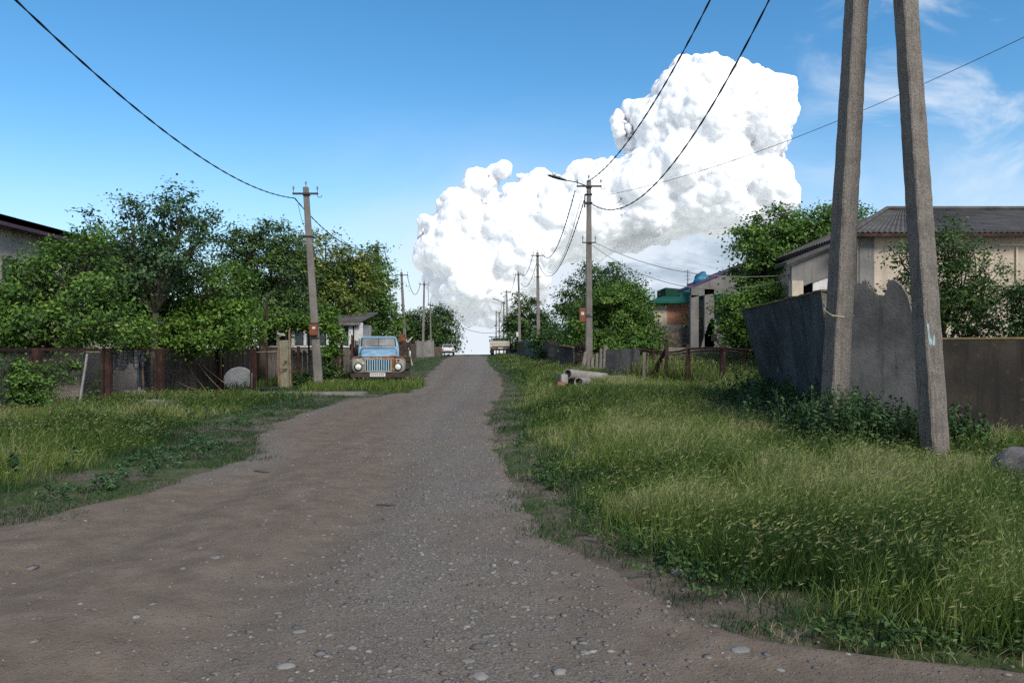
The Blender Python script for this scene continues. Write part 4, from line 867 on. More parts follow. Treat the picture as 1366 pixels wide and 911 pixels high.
# ------------------------------------------------------------------ left wire mesh fence: rusty frames and posts
fence = thing('mesh_fence', 'rusty iron frame fence with chain link mesh along the left verge', 'fence', V((-11.3, 21, 0)))
FP = [(-30, 15.6), (46, 18.4), (143, 21.3), (212, 24.6), (292, 28), (339, 30.1)]
W3 = [V(((px-CX)*Y/F, Y, gz((px-CX)*Y/F, Y))) for px, Y in FP]
for i, p in enumerate(W3):
    w = .2 if i in (1, 2, 3) else .09; tl = V((.05*(i % 2), 0, 0)); t_ = V((p.x-.02, p.y, H+.03))+tl*.6
    m = MB(); m.bar(p-V((0, 0, .2)), t_, w*.5, .03, up=(0, 1, 0))
    for s in (-1, 1): m.bar(p+V((s*w*.42, 0, -.2)), t_+V((s*w*.42, 0, 0)), .045, .12, up=(0, 1, 0))
    m.build('post', m_rust, fence)
fr = MB()
for i in range(len(W3)-1):
    a, b_ = W3[i], W3[i+1]; d = (b_-a).normalized(); a2 = a+d*.22; b2 = b_-d*.22; za, zb = H+.0, H-.02
    m = MB(); m.bar(V((a2.x, a2.y, za)), V((b2.x, b2.y, zb)), .05, .075)
    m.bar(V((a2.x, a2.y, a.z+.05)), V((a2.x, a2.y, za)), .07, .05, up=(1, 0, 0)); m.bar(V((b2.x, b2.y, b_.z+.05)), V((b2.x, b2.y, zb)), .05, .05, up=(1, 0, 0))
    m.bar(V((a2.x, a2.y, a.z+.12)), V((b2.x, b2.y, b_.z+.12)), .04, .05); f_ = m.build('panel_frame', m_rust, fence)
    m = MB(); L = (b2-a2).length; Hh = 1.45; st = .075; u_ = (b2-a2).normalized(); u_.z = 0
    def seg(u0, h0, u1, h1): m.tube([V((a2.x, a2.y, a.z+.1+h0))+u_*u0, V((a2.x, a2.y, a.z+.1+h1))+u_*u1], .0022, 3, cap=False)
    n_ = int((L+Hh)/st)
    for j in range(n_):
        s = -Hh+j*st
        for sg in (0, 1):
            u0, u1 = max(0, s), min(L, s+Hh)
            if u1-u0 < .02: continue
            h0, h1 = u0-s, u1-s
            seg(u0, h0 if sg == 0 else Hh-h0, u1, h1 if sg == 0 else Hh-h1)
    for h in (.35, .8, 1.2): m.tube([V((a2.x, a2.y, a.z+.1+h)), V((b2.x, b2.y, b_.z+.1+h))], .004, 3, cap=False)
    m.build('wire_mesh', m_cable_thin, f_)
# things behind the left fence
o = MB().box((-14.4, 24.6, .75), (4.6, .15, 1.5), Matrix.Rotation(.12, 3, 'Z')).build('yard_wall', m_greywall); tag(world_origin(o), 'grey plastered wall seen through the leftmost mesh panels', 'wall')
m_red_shade = corr('tree_shaded_red_sheet', (.005, .002, .002), (.009, .004, .004), .2, .7)  # red sheet taken near-black: the tree shade is put into its colour
o = MB().box((-12.7, 32.0, .78), (4.2, .08, 1.7), Matrix.Rotation(.1, 3, 'Z')).build('sheet_metal_wall', m_red_shade); tag(world_origin(o), 'dark red sheet metal wall with tree shade in its colour behind the middle of the mesh fence', 'wall')
o = MB().box((-13.6, 27.4, .7), (3, .1, 1.5), Matrix.Rotation(.3, 3, 'Z')).build('shade_board_wall', m_dark); tag(world_origin(o), 'black board standing for tree shade behind the blue barrel', 'wall')  # black sheet added as the dark shade under the yard trees
o = thing('barrel', 'dark blue barrel standing behind the mesh fence', 'barrel', V((-12.6, 25.6, gz(-12.6, 25.6))))
mb = blotchy('barrel_blue', [(.3, (.018, .045, .08)), (.7, (.03, .075, .12))], 5, rough=.5)
MB().lathe((-12.6, 25.6, 0), [(.28, 0), (.29, .02), (.29, .3), (.305, .32), (.29, .34), (.29, .6), (.305, .62), (.29, .64), (.29, .9), (.27, .92)], 20).build('drum', mb, o); MB().lathe((-12.6, 25.6, .91), [(.0, 0), (.3, 0), (.3, .03), (0, .03)], 20).build('rim', m_iron, o)
iv, if_ = ico(3); vs = []; fs = []; b = 0; rr = random.Random(3)
for i in range(46):
    c = V((-12.15+rr.gauss(0, .32), 24.9+rr.gauss(0, .2), 0)); s = rr.uniform(.07, .15); c.z = max(0, .28-abs(c.x+12.15)*.5)*rr.random()+.04
    vs.append(ico(1)[0]*[s, s*.8, s*.7]*(.8+.4*np.random.default_rng(i).random((len(ico(1)[0]), 1)))+np.array(c)); fs.append(ico(1)[1]+b); b += len(vs[-1])
f_ = np.concatenate(fs); o = npmesh('rubble_heap', np.concatenate(vs), f_, np.full(len(f_), 3), blotchy('white_lime', [(.3, (.38, .36, .33)), (.7, (.58, .56, .53))], 6)); tag(world_origin(o), 'heap of white lumps behind the mesh fence beside the barrel', 'rubble')
m_rag2 = blotchy('pale_wood', [(.3, (.22, .21, .2)), (.7, (.38, .36, .34))], 6)
o = MB().bar(at(104, 552, 19.6), at(116.5, 472, 19.6), .045, .035, up=(0, 1, 0)).build('pale_stake', m_rag2); tag(world_origin(o), 'pale stake leaning against the mesh of the left fence', 'stake')
for px, a, b_, Y, lab in ((190.5, 477, 523, 25.2, 'crooked pale stick propped behind the fence right of the barrel'), (162, 470, 507, 25.0, 'thin pale stick standing before the blue barrel')):
    o = MB().tube([at(px+1, b_, Y), at(px, (a+b_)/2, Y), at(px-.5, a, Y)], [.04, .032, .03], 6).build('stick', m_rustlite); tag(world_origin(o), lab, 'stick')
# rags over the rail
m_rag = blotchy('grey_cloth', [(.3, (.12, .12, .13)), (.7, (.25, .25, .26))], 3)
for i, (px, Y, w, h) in enumerate(((152, 22.2, .35, .62), (172, 23.0, .5, .5), (185, 23.6, .28, .45))):
    m = MB(); nn_ = 8; 
    for j in range(nn_):
        q0, q1 = j/nn_, (j+1)/nn_; c0 = at(px, 467, Y-.08); A_ = lambda q_, z: c0+V((w*(q_-.5), .05*math.sin(q_*19+z*3), -z))
        for kk in range(5):
            z0_, z1_ = h*kk/5, h*(kk+1)/5; e0 = h*.25*math.sin(q0*7+i)*(kk == 4); m.add([A_(q0, z0_), A_(q1, z0_), A_(q1, z1_+e0), A_(q0, z1_+e0)], [(0, 1, 2, 3)])
    o = m.build('rag', m_rag, smooth=True); so_ = o.modifiers.new('t', 'SOLIDIFY'); so_.thickness = .006
    tag(world_origin(o), ['grey rag hanging on the fence rail beside the third iron post', 'wide grey cloth hanging on the fence rail over the blue barrel', 'small grey rag hanging on the fence rail right of the wide cloth'][i], 'rag')
# satellite dish leaning on the ground
o = thing('satellite_dish', 'grey round satellite dish leaning behind the fence near the gate', 'satellite dish', base_at(319, 31.4))
c = at(319, 510, 31.4); ax = V((.12, -.9, .35)).normalized(); prof = [(r_*.62, .16*r_*r_) for r_ in (0, .25, .5, .75, .9, 1)]; prof2 = [(r_*.62, .16*r_*r_-.02) for r_ in (1, .75, .5, .25, 0)]
MB().lathe(c, prof+prof2, 28, ax).build('reflector', blotchy('dish_grey', [(.3, (.24, .25, .26)), (.7, (.36, .37, .38))], 3, rough=.6), o, smooth=True)
MB().tube([c-ax*.03, c-ax*.3+V((0, 0, -.45))], .03, 5).build('mount', m_iron, o)
# long dry canes arching over the fence
canes = [[(283, 452, 27.5), (290, 462, 27.5), (268, 470, 27.4), (252, 500, 27.2), (300, 522, 27)], [(245, 440, 27), (254, 470, 26.8), (275, 500, 26.6), (302, 527, 26.5)], [(250, 455, 27), (262, 480, 26.9), (285, 500, 26.8), (312, 520, 26.6)],
         [(236, 509, 26.6), (250, 516, 26.4), (275, 525, 26.2), (297, 529, 26)], [(238, 455, 27.1), (246, 490, 27), (250, 520, 27)], [(232, 447, 26.8), (240, 475, 26.8), (262, 505, 26.6), (280, 527, 26.4)]]
o = thing('dry_bush', 'bare bush of long dry arching canes at the mesh fence', 'bush', base_at(255, 26.6))
for cpts in canes[1:]:
    P_ = [at(*q_) for q_ in cpts]; pts = []
    for i in range(len(P_)-1):
        for j in range(5): pts.append(P_[i].lerp(P_[i+1], j/5))
    pts.append(P_[-1])
    for _ in range(3): pts = [pts[0]]+[(pts[i-1]+pts[i]*2+pts[i+1])/4 for i in range(1, len(pts)-1)]+[pts[-1]]
    MB().tube(pts, [.022-.012*i/len(pts) for i in range(len(pts))], 5).build('cane', m_rustlite, o)
# slabs on the ground
m_pave = concrete('old_paving', (.25, .235, .21), (.16, .15, .135), (.09, .085, .07), 2, .3, .6)
def rough_slab(label, px, py, w, d, h, rz=0, mat=None, up=.0, name='concrete_slab'):
    p = ground_at(px, py); o = MB().box((p.x, p.y, p.z+up), (w, d, h), Matrix.Rotation(rz, 3, 'Z')).build(name, mat or m_pave, bevel=min(.03, h*.2)); return tag(world_origin(o), label, 'slab')
rough_slab('long flat concrete slab before the gate and meter box pole', 418, 527, 3.6, .9, .16, .03, up=.02)
rough_slab('weathered concrete block sunk in the verge before the mesh fence', 214, 551, .9, .5, .46, .1, up=.1, mat=m_pave)
rough_slab('flat grey slab tilted in the bright left grass', 147, 585, .62, .5, .22, .5, mat=m_slab_edge)
rough_slab('pale slab lying at the left edge in the weeds', 14, 612, .55, .4, .3, .9, mat=m_pave)
rough_slab('low pale slab at the left edge nearest the camera', 20, 633, .55, .3, .16, .2, mat=m_pave)
rough_slab('brown flat slab on grass between meter box pole and truck', 452, 519, 1.5, .6, .14, .05, mat=m_wood_br, up=.03)
rough_slab('light grey log shaped lump before the plank fence', 446, 511, .9, .35, .26, .1, mat=m_pipe, up=.12, name='concrete_lump')
o = MB().lathe(ground_at(360, 523)+V((0, 0, .0)), [(.3, 0), (.36, .1), (.36, .16), (.26, .16), (.2, .08), (0, .06)], 16).build('tyre', m_rubber); tag(world_origin(o), 'old black tyre lying on its side in front of the gate frame', 'tyre')
plank_fence('pale upright board fence behind the far left poles', gx(554, 84), gx(579, 88), 1.9, concrete('pale_fence_panel', (.3, .28, .25), (.2, .19, .17), (.13, .12, .11), 1.5, .7, .3), 12, .01, 11, .01)
plank_fence('dark wooden fence between blue truck and the pale board fence', gx(548, 62), gx(555, 80), 1.6, m_wood_br, 60, .05, 12)
o = MB().box(V((gx(583, 92).x, 92, gz(-9, 92)+.5)), (1.2, .1, 1.2)).build('board_fence', m_wood_br); tag(world_origin(o), 'short dark board fence just left of the white car', 'fence')
# ------------------------------------------------------------------ trees and shrubs
LM_MID = leafmat('leaf_mid_green', [(0, (.044, .103, .022)), (.4, (.094, .189, .035)), (.75, (.168, .293, .054)), (1, (.268, .392, .085))])
LM_DARK = leafmat('leaf_dark_green', [(0, (.037, .079, .025)), (.5, (.076, .143, .037)), (1, (.157, .246, .066))])
LM_BRIGHT = leafmat('leaf_bright_green', [(0, (.063, .134, .022)), (.5, (.124, .234, .035)), (1, (.224, .370, .066))])
LM_YEL = leafmat('leaf_yellow_green', [(0, (.066, .124, .026)), (.6, (.134, .189, .041)), (.85, (.314, .336, .056)), (1, (.559, .492, .090))])
LM_BLUE = leafmat('leaf_grey_green', [(0, (.037, .085, .034)), (.5, (.070, .143, .054)), (1, (.145, .234, .094))])
def leaves(name, C, Nn, Sz, mat, parent, rnd, aspect=.55, droop=.0):
    n = len(C); r = np.random.default_rng(n)
    Nn = Nn/np.linalg.norm(Nn, axis=1, keepdims=True)
    a = np.cross(Nn, r.normal(size=(n, 3))); a /= np.linalg.norm(a, axis=1, keepdims=True); a[:, 2] -= droop; a /= np.linalg.norm(a, axis=1, keepdims=True)
    b = np.cross(Nn, a); s = Sz[:, None]
    v = np.stack([C-a*s*.5, C+b*s*.5*aspect+Nn*s*.10, C+a*s*.5, C-b*s*.5*aspect+Nn*s*.10], 1).reshape(-1, 3)
    return npmesh(name, v, np.arange(n*4), np.full(n, 4), mat, parent, rnd)
def tree(name, label, cat, px0, Y, lobes, mat, n_clump=60, per=60, leaf=.11, clump=.42, trunk=.16, group=None, fork=.35, shell=.55, seed=1, twigs=True, stems=1, zoff=0, flat=.75, aspect=.55):
    r = np.random.default_rng(seed); rr = random.Random(seed); b = base_at(px0, Y); b.z += zoff
    o = thing(name, label, cat, b, group); E = []
    for (px, py, dY, rx, ry, rd) in lobes:
        c = at(px, py, Y+dY); s = (Y+dY)/F; E.append((np.array(c), np.array([rx*s, rd, ry*s])))
    vol = np.array([e[1][0]*e[1][1]+e[1][0]*e[1][2]+e[1][1]*e[1][2] for e in E]); cnt = np.maximum(4, (n_clump*1.7*vol/vol.sum()).astype(int))
    m = MB(); cen = np.mean([e[0] for e in E], 0); topc = V(cen)
    C = []; NN = []; SZ = []; RN = []
    forks = []
    for s in range(stems):
        j = V((rr.uniform(-.5, .5), rr.uniform(-.3, .3), 0))*(stems > 1)
        f = b.lerp(V((topc.x, topc.y, topc.z)), fork)+j*.6; mid = b.lerp(f, .5)+V((rr.uniform(-.06, .06), rr.uniform(-.06, .06), 0))
        m.tube([b+j*.3-V((0, 0, .2)), mid+j*.3, f], [trunk*1.15, trunk*.95, trunk*.75], 8); forks.append(f)
    for (c, rad), k_ in zip(E, cnt):
        f = forks[rr.randrange(len(forks))]; lc = V(c); hub = f.lerp(lc, .72)+V((0, 0, -.1*rad[2]))
        m.tube([f, f.lerp(hub, .5)+V((rr.uniform(-.15, .15), rr.uniform(-.15, .15), rr.uniform(0, .15))), hub], [trunk*.62, trunk*.42, trunk*.28], 6)
        for q in range(k_):
            d = r.normal(size=3); d /= np.linalg.norm(d); fr = shell+(1.02-shell)*r.random()**.7
            p = c+d*rad*fr
            if p[2] < gz(p[0], p[1])+.15: continue
            if twigs and q % 2 == 0:
                pv = V(p); mm = hub.lerp(pv, .55)+V((rr.uniform(-.12, .12), rr.uniform(-.12, .12), rr.uniform(-.05, .15)))
                m.tube([hub, mm, pv], [trunk*.16+.008, trunk*.09+.006, .006], 4, cap=False)
            cs = clump*r.uniform(.55, 1.25); nl = int(per*r.uniform(.55, 1.3))
            # leaves in a flattened, outward-drooping spray with light and dark sprays
            off = r.normal(size=(nl, 3))*[cs*.55, cs*.55, cs*.55*flat*.75]; outw = d*np.linalg.norm(off[:, :2], axis=1, keepdims=True)
            pts = p+off+outw*.35; pts[:, 2] -= .25*np.linalg.norm(off[:, :2], axis=1)
            C.append(pts); nn = r.normal(size=(nl, 3))*.55+d*.45+[0, 0, .75]; NN.append(nn)
            SZ.append(leaf*r.uniform(.6, 1.3, nl)); RN.append(np.clip(r.uniform(.0, .7)+r.uniform(-.25, .35, nl), 0, 1))
    m.build('trunk', m_bark, o, smooth=True)
    leaves('crown', np.concatenate(C), np.concatenate(NN), np.concatenate(SZ), mat, o, np.concatenate(RN), aspect)
    return o
GT = 'trees behind the left fence'
tree('tree', 'wide dark leafed tree in front of the brown house at far left', 'tree', 60, 21.5, [(20, 402, 0, 66, 42, 1.3), (92, 375, .3, 62, 58, 1.4), (60, 430, -.3, 90, 34, 1.4), (125, 345, .6, 34, 34, .9), (70, 352, 0, 34, 28, .8), (-40, 410, 0, 60, 50, 1.3), (140, 425, 0, 50, 38, 1.2), (5, 440, -.5, 50, 25, 1)], LM_MID, 230, 75, .12, .42, .14, GT, .45, .45, 2)
tree('tree', 'tall sparse tree with airy upright branches, highest at left', 'tree', 205, 25, [(120, 312, 0, 22, 36, .6), (170, 300, 0, 26, 40, .8), (215, 300, 0, 26, 44, .8), (245, 285, 0, 26, 34, .7), (268, 305, .4, 26, 26, .6), (285, 285, .2, 12, 14, .3), (180, 270, 0, 10, 14, .3), (175, 350, 0, 55, 34, 1.1), (240, 345, 0, 50, 38, 1.1), (150, 375, 0, 60, 40, 1.2), (222, 264, 0, 12, 18, .35), (250, 262, .2, 12, 12, .35)], LM_BLUE, 150, 50, .13, .38, .13, GT, .5, .3, 3)
tree('tree', 'bushy bright green mulberry tree hanging low over the mesh fence', 'tree', 262, 27, [(235, 400, 0, 62, 45, 1.4), (285, 385, 0, 50, 50, 1.4), (262, 440, -.6, 75, 26, 1.5), (180, 425, -.4, 42, 34, 1.2), (310, 425, 0, 38, 34, 1.1), (215, 445, -.8, 50, 18, 1.0), (200, 385, 0, 35, 35, 1.0), (198, 432, -1.5, 44, 34, .9)], LM_BRIGHT, 240, 75, .125, .45, .15, GT, .4, .5, 4)
tree('tree', 'dark walnut tree rising between the bright tree and left pole', 'tree', 350, 37, [(340, 350, 0, 42, 46, 1.7), (368, 320, 0, 28, 28, 1.0), (310, 380, 0, 38, 42, 1.6), (385, 370, 0, 38, 50, 1.7), (345, 400, 0, 60, 34, 2), (330, 320, 0, 22, 22, .9)], LM_DARK, 190, 70, .17, .6, .2, GT, .45, .5, 5)
tree('tree', 'spreading tree with yellowing leaves above the wooden house', 'tree', 440, 42, [(430, 350, 0, 42, 40, 1.8), (462, 375, 0, 38, 40, 1.7), (415, 390, 0, 34, 34, 1.6), (445, 405, -1, 45, 24, 1.6), (405, 335, 0, 24, 26, 1.0), (480, 350, 0, 20, 22, .9)], LM_YEL, 170, 65, .18, .62, .2, GT, .45, .45, 6)
tree('tree', 'leafy tree around the concrete pole behind the blue truck', 'tree', 497, 47, [(496, 362, 0, 24, 30, 1.2), (508, 392, 0, 24, 30, 1.3), (485, 410, 0, 26, 28, 1.3), (512, 418, .5, 20, 22, 1.0), (478, 385, 0, 24, 28, 1.2), (500, 340, 0, 12, 14, .6), (492, 436, 0, 30, 16, 1.2)], LM_MID, 110, 60, .2, .62, .2, GT, .5, .4, 7)
tree('tree', 'round dense tree at the far left end of the road', 'tree', 585, 97, [(585, 435, 0, 24, 24, 2.4), (562, 430, 0, 24, 20, 2.2), (598, 450, 0, 12, 16, 1.4), (545, 440, 0, 20, 22, 2), (575, 452, 0, 30, 14, 2), (530, 446, 0, 16, 18, 1.6)], LM_DARK, 190, 60, .34, .95, .3, None, .5, .55, 8)
tree('vine', 'vine spreading along the pergola over the yard', 'vine', 357, 33.5, [(330, 424, 0, 55, 9, 1.2), (390, 427, 0, 45, 8, 1.2), (290, 428, 0, 40, 12, 1.0), (420, 432, 0, 18, 10, .8)], LM_BRIGHT, 110, 45, .15, .42, .05, None, .6, .1, 9)
tree('shrub', 'light green leafy shrub peeking out right of the meter box pole', 'shrub', 443, 32.4, [(441, 432, 0, 11, 16, .4), (446, 450, 0, 10, 18, .4), (436, 420, 0, 10, 12, .35), (438, 470, 0, 8, 14, .3)], LM_BRIGHT, 40, 45, .15, .32, .03, None, .5, .2, 10, stems=3)
tree('shrub', 'dark leafy shrub growing at the foot of the leftmost mesh panel', 'shrub', 18, 17.4, [(15, 515, 0, 38, 35, .5), (38, 500, 0, 22, 28, .4), (-25, 510, 0, 40, 35, .5), (30, 535, 0, 40, 18, .5)], LM_MID, 85, 55, .085, .24, .025, None, .3, .3, 11, stems=4)
tree('shrub', 'leafy sapling behind the mesh fence left of the pale stake', 'shrub', 70, 19.8, [(70, 495, 0, 20, 14, .3), (88, 490, 0, 14, 9, .25), (62, 520, 0, 16, 22, .3), (85, 508, 0, 9, 8, .2), (98, 487, 0, 8, 6, .2)], LM_MID, 36, 45, .085, .2, .02, None, .3, .3, 12, stems=2)
tree('shrub', 'slender light green plant just left of the second iron post', 'shrub', 134, 21.6, [(134, 500, 0, 6, 10, .15), (130, 520, 0, 8, 12, .2), (125, 533, 0, 14, 10, .3)], LM_BRIGHT, 22, 30, .085, .15, .02, None, .3, .2, 13)
tree('shrub', 'low green shrubs beside the cream gate leaf and plank fence', 'shrub', 408, 32.3, [(395, 508, 0, 14, 10, .4), (415, 505, 0, 14, 10, .4), (440, 498, 0, 16, 12, .5), (462, 506, 0, 12, 8, .4), (372, 512, 0, 8, 8, .3)], LM_DARK, 60, 45, .11, .25, .02, None, .2, .2, 14, stems=4)
# right side
tree('tree', 'big round green tree just right of the street lamp pole', 'tree', 835, 42, [(818, 425, 0, 54, 42, 2.2), (846, 434, 0, 28, 30, 1.8), (790, 440, 0, 36, 30, 1.6), (822, 400, .5, 40, 24, 1.8), (866, 450, 0, 13, 15, 1.2), (830, 452, -.6, 66, 16, 1.8), (840, 410, .3, 18, 18, 1.0)], LM_MID, 260, 75, .17, .55, .2, None, .45, .55, 21)
tree('tree', 'darker tree top standing behind the big round green tree', 'tree', 800, 52, [(808, 372, 0, 34, 24, 1.6), (832, 385, 0, 26, 22, 1.4), (775, 395, 0, 28, 26, 1.5), (765, 405, 0, 20, 18, 1.2), (790, 420, 0, 34, 30, 1.8), (772, 440, 0, 24, 24, 1.5), (790, 360, 0, 10, 10, .6)], LM_DARK, 150, 60, .2, .65, .22, None, .45, .4, 22)
tree('tree', 'loose tree behind the grey board fence near the white truck', 'tree', 708, 90, [(706, 402, 0, 10, 10, .9), (690, 398, 0, 7, 9, .7), (700, 425, 0, 20, 16, 1.5), (722, 432, 0, 18, 16, 1.5), (690, 440, 0, 18, 22, 1.5), (715, 448, 0, 28, 14, 1.7), (733, 444, 0, 14, 12, 1.3), (680, 428, 0, 8, 14, .9)], LM_DARK, 130, 50, .32, .8, .24, None, .5, .4, 23)
tree('shrub', 'low dark hedge of bushes behind the brown picket fence', 'shrub', 742, 60, [(740, 450, 0, 22, 14, 1.2), (755, 455, 0, 16, 12, 1.0), (722, 458, 0, 16, 10, 1.0), (770, 452, 0, 16, 16, 1.2)], LM_DARK, 70, 50, .22, .55, .08, None, .4, .4, 24, stems=3)
tree('tree', 'large full tree left of the far pole leg beside the lean to', 'tree', 1052, 32, [(1060, 318, 0, 58, 42, 1.8), (1020, 345, 0, 42, 42, 1.6), (1090, 300, .3, 40, 26, 1.3), (1130, 292, .5, 26, 18, .9), (1035, 300, 0, 34, 26, 1.1), (1055, 370, 0, 52, 36, 1.8), (1010, 380, 0, 30, 30, 1.2), (1035, 410, 0, 40, 34, 1.4), (1080, 400, .8, 40, 36, 1.4), (1000, 315, 0, 20, 18, .8)], LM_MID, 290, 70, .16, .5, .2, None, .45, .4, 25)
tree('shrub', 'lighter green shrub spreading beneath the large tree by the grey house', 'shrub', 985, 30, [(990, 420, 0, 30, 28, 1.1), (1008, 435, 0, 32, 28, 1.1), (972, 402, 0, 13, 14, .6), (998, 455, 0, 34, 14, 1.1), (1020, 395, 0, 24, 20, .8), (978, 442, 0, 20, 18, .8)], LM_BRIGHT, 130, 60, .13, .4, .07, None, .4, .4, 26, stems=3)
tree('shrub', 'yellow green bush growing between the grey columns and rubble wall', 'shrub', 925, 43, [(912, 449, 0, 13, 13, .8), (930, 436, 0, 11, 18, .8), (905, 454, 0, 12, 10, .6), (935, 450, 0, 12, 14, .6)], LM_YEL, 60, 50, .16, .45, .05, None, .4, .4, 27, stems=2)
tree('shrub', 'lacy dark shrub against the beige house wall behind the near pole leg', 'shrub', 1270, 16.5, [(1268, 330, 0, 34, 34, .7), (1290, 370, 0, 44, 40, .8), (1225, 350, 0, 24, 30, .6), (1208, 335, 0, 16, 16, .4), (1275, 410, 0, 50, 40, .9), (1205, 385, 0, 16, 16, .4), (1320, 400, 0, 28, 32, .6), (1270, 305, 0, 14, 16, .35), (1245, 400, 0, 28, 34, .6), (1305, 435, 0, 30, 18, .6)], LM_DARK, 210, 45, .075, .26, .05, None, .45, .25, 28, stems=4)
tree('shrub', 'dark shrub at the right frame edge over the brown wall', 'shrub', 1362, 15, [(1362, 395, 0, 16, 20, .4), (1380, 410, 0, 26, 34, .5), (1358, 430, 0, 18, 16, .4), (1400, 380, 0, 24, 24, .5)], LM_DARK, 70, 45, .075, .22, .04, None, .45, .25, 29, stems=2)
tree('shrub', 'pale flowering bush peeping over the concrete panel by the lamp pole', 'shrub', 822, 33.5, [(815, 461, 0, 14, 6, .4), (850, 462, 0, 14, 5, .4), (870, 463, 0, 12, 5, .4)], LM_BRIGHT, 36, 40, .11, .22, .02, None, .3, .2, 30, stems=3)
tree('shrub', 'dark weed clump below the pole next to the brown picket fence', 'shrub', 722, 55, [(720, 473, 0, 9, 9, .5), (733, 478, 0, 7, 6, .4), (716, 480, 0, 7, 6, .4)], LM_BLUE, 40, 45, .14, .3, .03, None, .2, .2, 31, stems=3)

GB = 'dark trees far behind the left yards'
for i, (px, Y, w, top) in enumerate(((60, 48, 80, 400), (190, 55, 80, 405), (300, 60, 70, 400), (395, 62, 55, 402), (480, 66, 40, 410))):
    tree('tree', ['dark tree low behind the brown house at far left', 'dark tree low behind the tall sparse tree', 'dark tree low between the bright mulberry and the walnut', 'dark tree low behind the wooden house roof', 'dark tree low behind the cab of the blue truck'][i], 'tree', px, Y, [(px-w*.4, (top+466)/2, 0, w*.6, 30, 2), (px+w*.4, (top+466)/2+4, 0, w*.6, 28, 2), (px, top+22, 0, w*.5, 22, 1.6), (px, 458, 0, w, 14, 2)], LM_DARK, 75, 50, .3, .9, .22, GB, .5, .5, 60+i, twigs=False)
# ------------------------------------------------------------------ grasses and weeds (nobody could count them)
GM = leafmat('grass_blades', [(0, (.036, .075, .014)), (.3, (.08, .145, .026)), (.55, (.145, .22, .042)), (.75, (.235, .29, .08)), (.87, (.38, .37, .18)), (1, (.46, .39, .24))], .4)
GS = leafmat('short_grass_blades', [(0, (.02, .055, .016)), (.5, (.04, .095, .024)), (.85, (.08, .135, .035)), (1, (.3, .22, .12))], .3)
def blades(name, P, hgt, wid, leanx, leany, rnd, mat, heads=0, hs=1.0, lab=None, cat='grass', curl=.35):
    n = len(P); r = np.random.default_rng(n); a = r.random(n)*6.283; ca, sa = np.cos(a), np.sin(a); dx = np.stack([ca, sa, 0*ca], 1)
    base = np.stack([P[:, 0], P[:, 1], terr(P[:, 0], P[:, 1])-.012], 1)
    ln = np.stack([leanx+r.normal(size=n)*curl, leany+r.normal(size=n)*curl, np.zeros(n)], 1)*hgt[:, None]
    up = np.stack([0*hgt, 0*hgt, hgt], 1); w = wid[:, None]*dx*.5
    m1 = base+up*.5+ln*.22; m2 = base+up*.82+ln*.6; t = base+up*.98+ln*1.0
    v = np.stack([base-w, base+w, m1+w*.85, m1-w*.85, m2+w*.55, m2-w*.55, t], 1).reshape(-1, 3)
    i = np.arange(n)[:, None]*7
    loops = np.concatenate([i+[0, 1, 2, 3, 3, 2, 4, 5, 5, 4, 6]], 0).ravel(); cnt = np.tile([4, 4, 3], n); at_ = np.repeat(rnd, 3)
    if heads:
        # drooping bearded heads on a share of the stems
        k_ = np.where(r.random(n) < heads)[0]; m = len(k_)
        d = (t[k_]-m2[k_]); d[:, 2] -= .25*np.abs(d[:, 2])+.01; d += np.stack([leanx*.1+r.normal(size=m)*.03, r.normal(size=m)*.03, 0*k_], 1); d /= np.linalg.norm(d, axis=1, keepdims=True)
        L = hs*r.uniform(.04, .075, m)[:, None]; sd = np.cross(d, r.normal(size=(m, 3))); sd /= np.linalg.norm(sd, axis=1, keepdims=True); s2 = np.cross(d, sd)
        o_ = t[k_]; W_ = hs*.0046*np.maximum(1, wid[k_]/.0075)[:, None]
        q = np.stack([o_, o_+d*L*.35+sd*W_, o_+d*L, o_+d*L*.35-sd*W_, o_+d*L*.35+s2*W_, o_+d*L*.35-s2*W_], 1).reshape(-1, 3)
        j = len(v)+np.arange(m)[:, None]*6; lp = (j+[0, 1, 2, 3, 0, 4, 2, 5]).ravel()
        v = np.concatenate([v, q]); loops = np.concatenate([loops, lp]); cnt = np.concatenate([cnt, np.full(2*m, 4)]); at_ = np.concatenate([at_, np.repeat(np.clip(np.where(r.random(m) < .15, r.normal(.88, .05, m), r.normal(.77, .06, m)), .62, 1), 2)])
    o = npmesh(name, v, loops, cnt, mat, attr=at_); return tag(o, lab, cat, kind='stuff')
def scatter(x0, x1, y0, y1, dens, keep, seed):
    r = np.random.default_rng(seed); n = int((x1-x0)*(y1-y0)*dens); P = np.stack([r.uniform(x0, x1, n), r.uniform(y0, y1, n)], 1)
    px = CX+P[:, 0]*F/P[:, 1]; P = P[(px > -160) & (px < 1900)]
    return P[keep(P[:, 0], P[:, 1]) > r.random(len(P))]
def wallx(y): return np.interp(y, [0, 12.4, 12.6, 13.4, 21, 24, 28, 30, 40, 60, 100], [13, 13, 7, 5.9, 7.2, 6.8, 5.3, 4.4, 3.6, 3.1, 2.2])
def edge_r(x, y): return x-road_r(y)-.05
tall_h = lambda d, x, y: .085+.275*(1-.75*np.exp(-((x-5.95)/.6)**2-((y-10.4)/.75)**2))*(1-.7*np.exp(-((x-2.5)/1.1)**2-((y-25.8)/1.3)**2))*np.clip((d-.4)/1.3, 0, 1)*(.2+.8*fbm(x*.8, y*.8, 3)+.75*fbm(x*2.6+5, y*2.6, 2))*np.where(y > 23, .7, 1)
PR = [[], [], [], []]
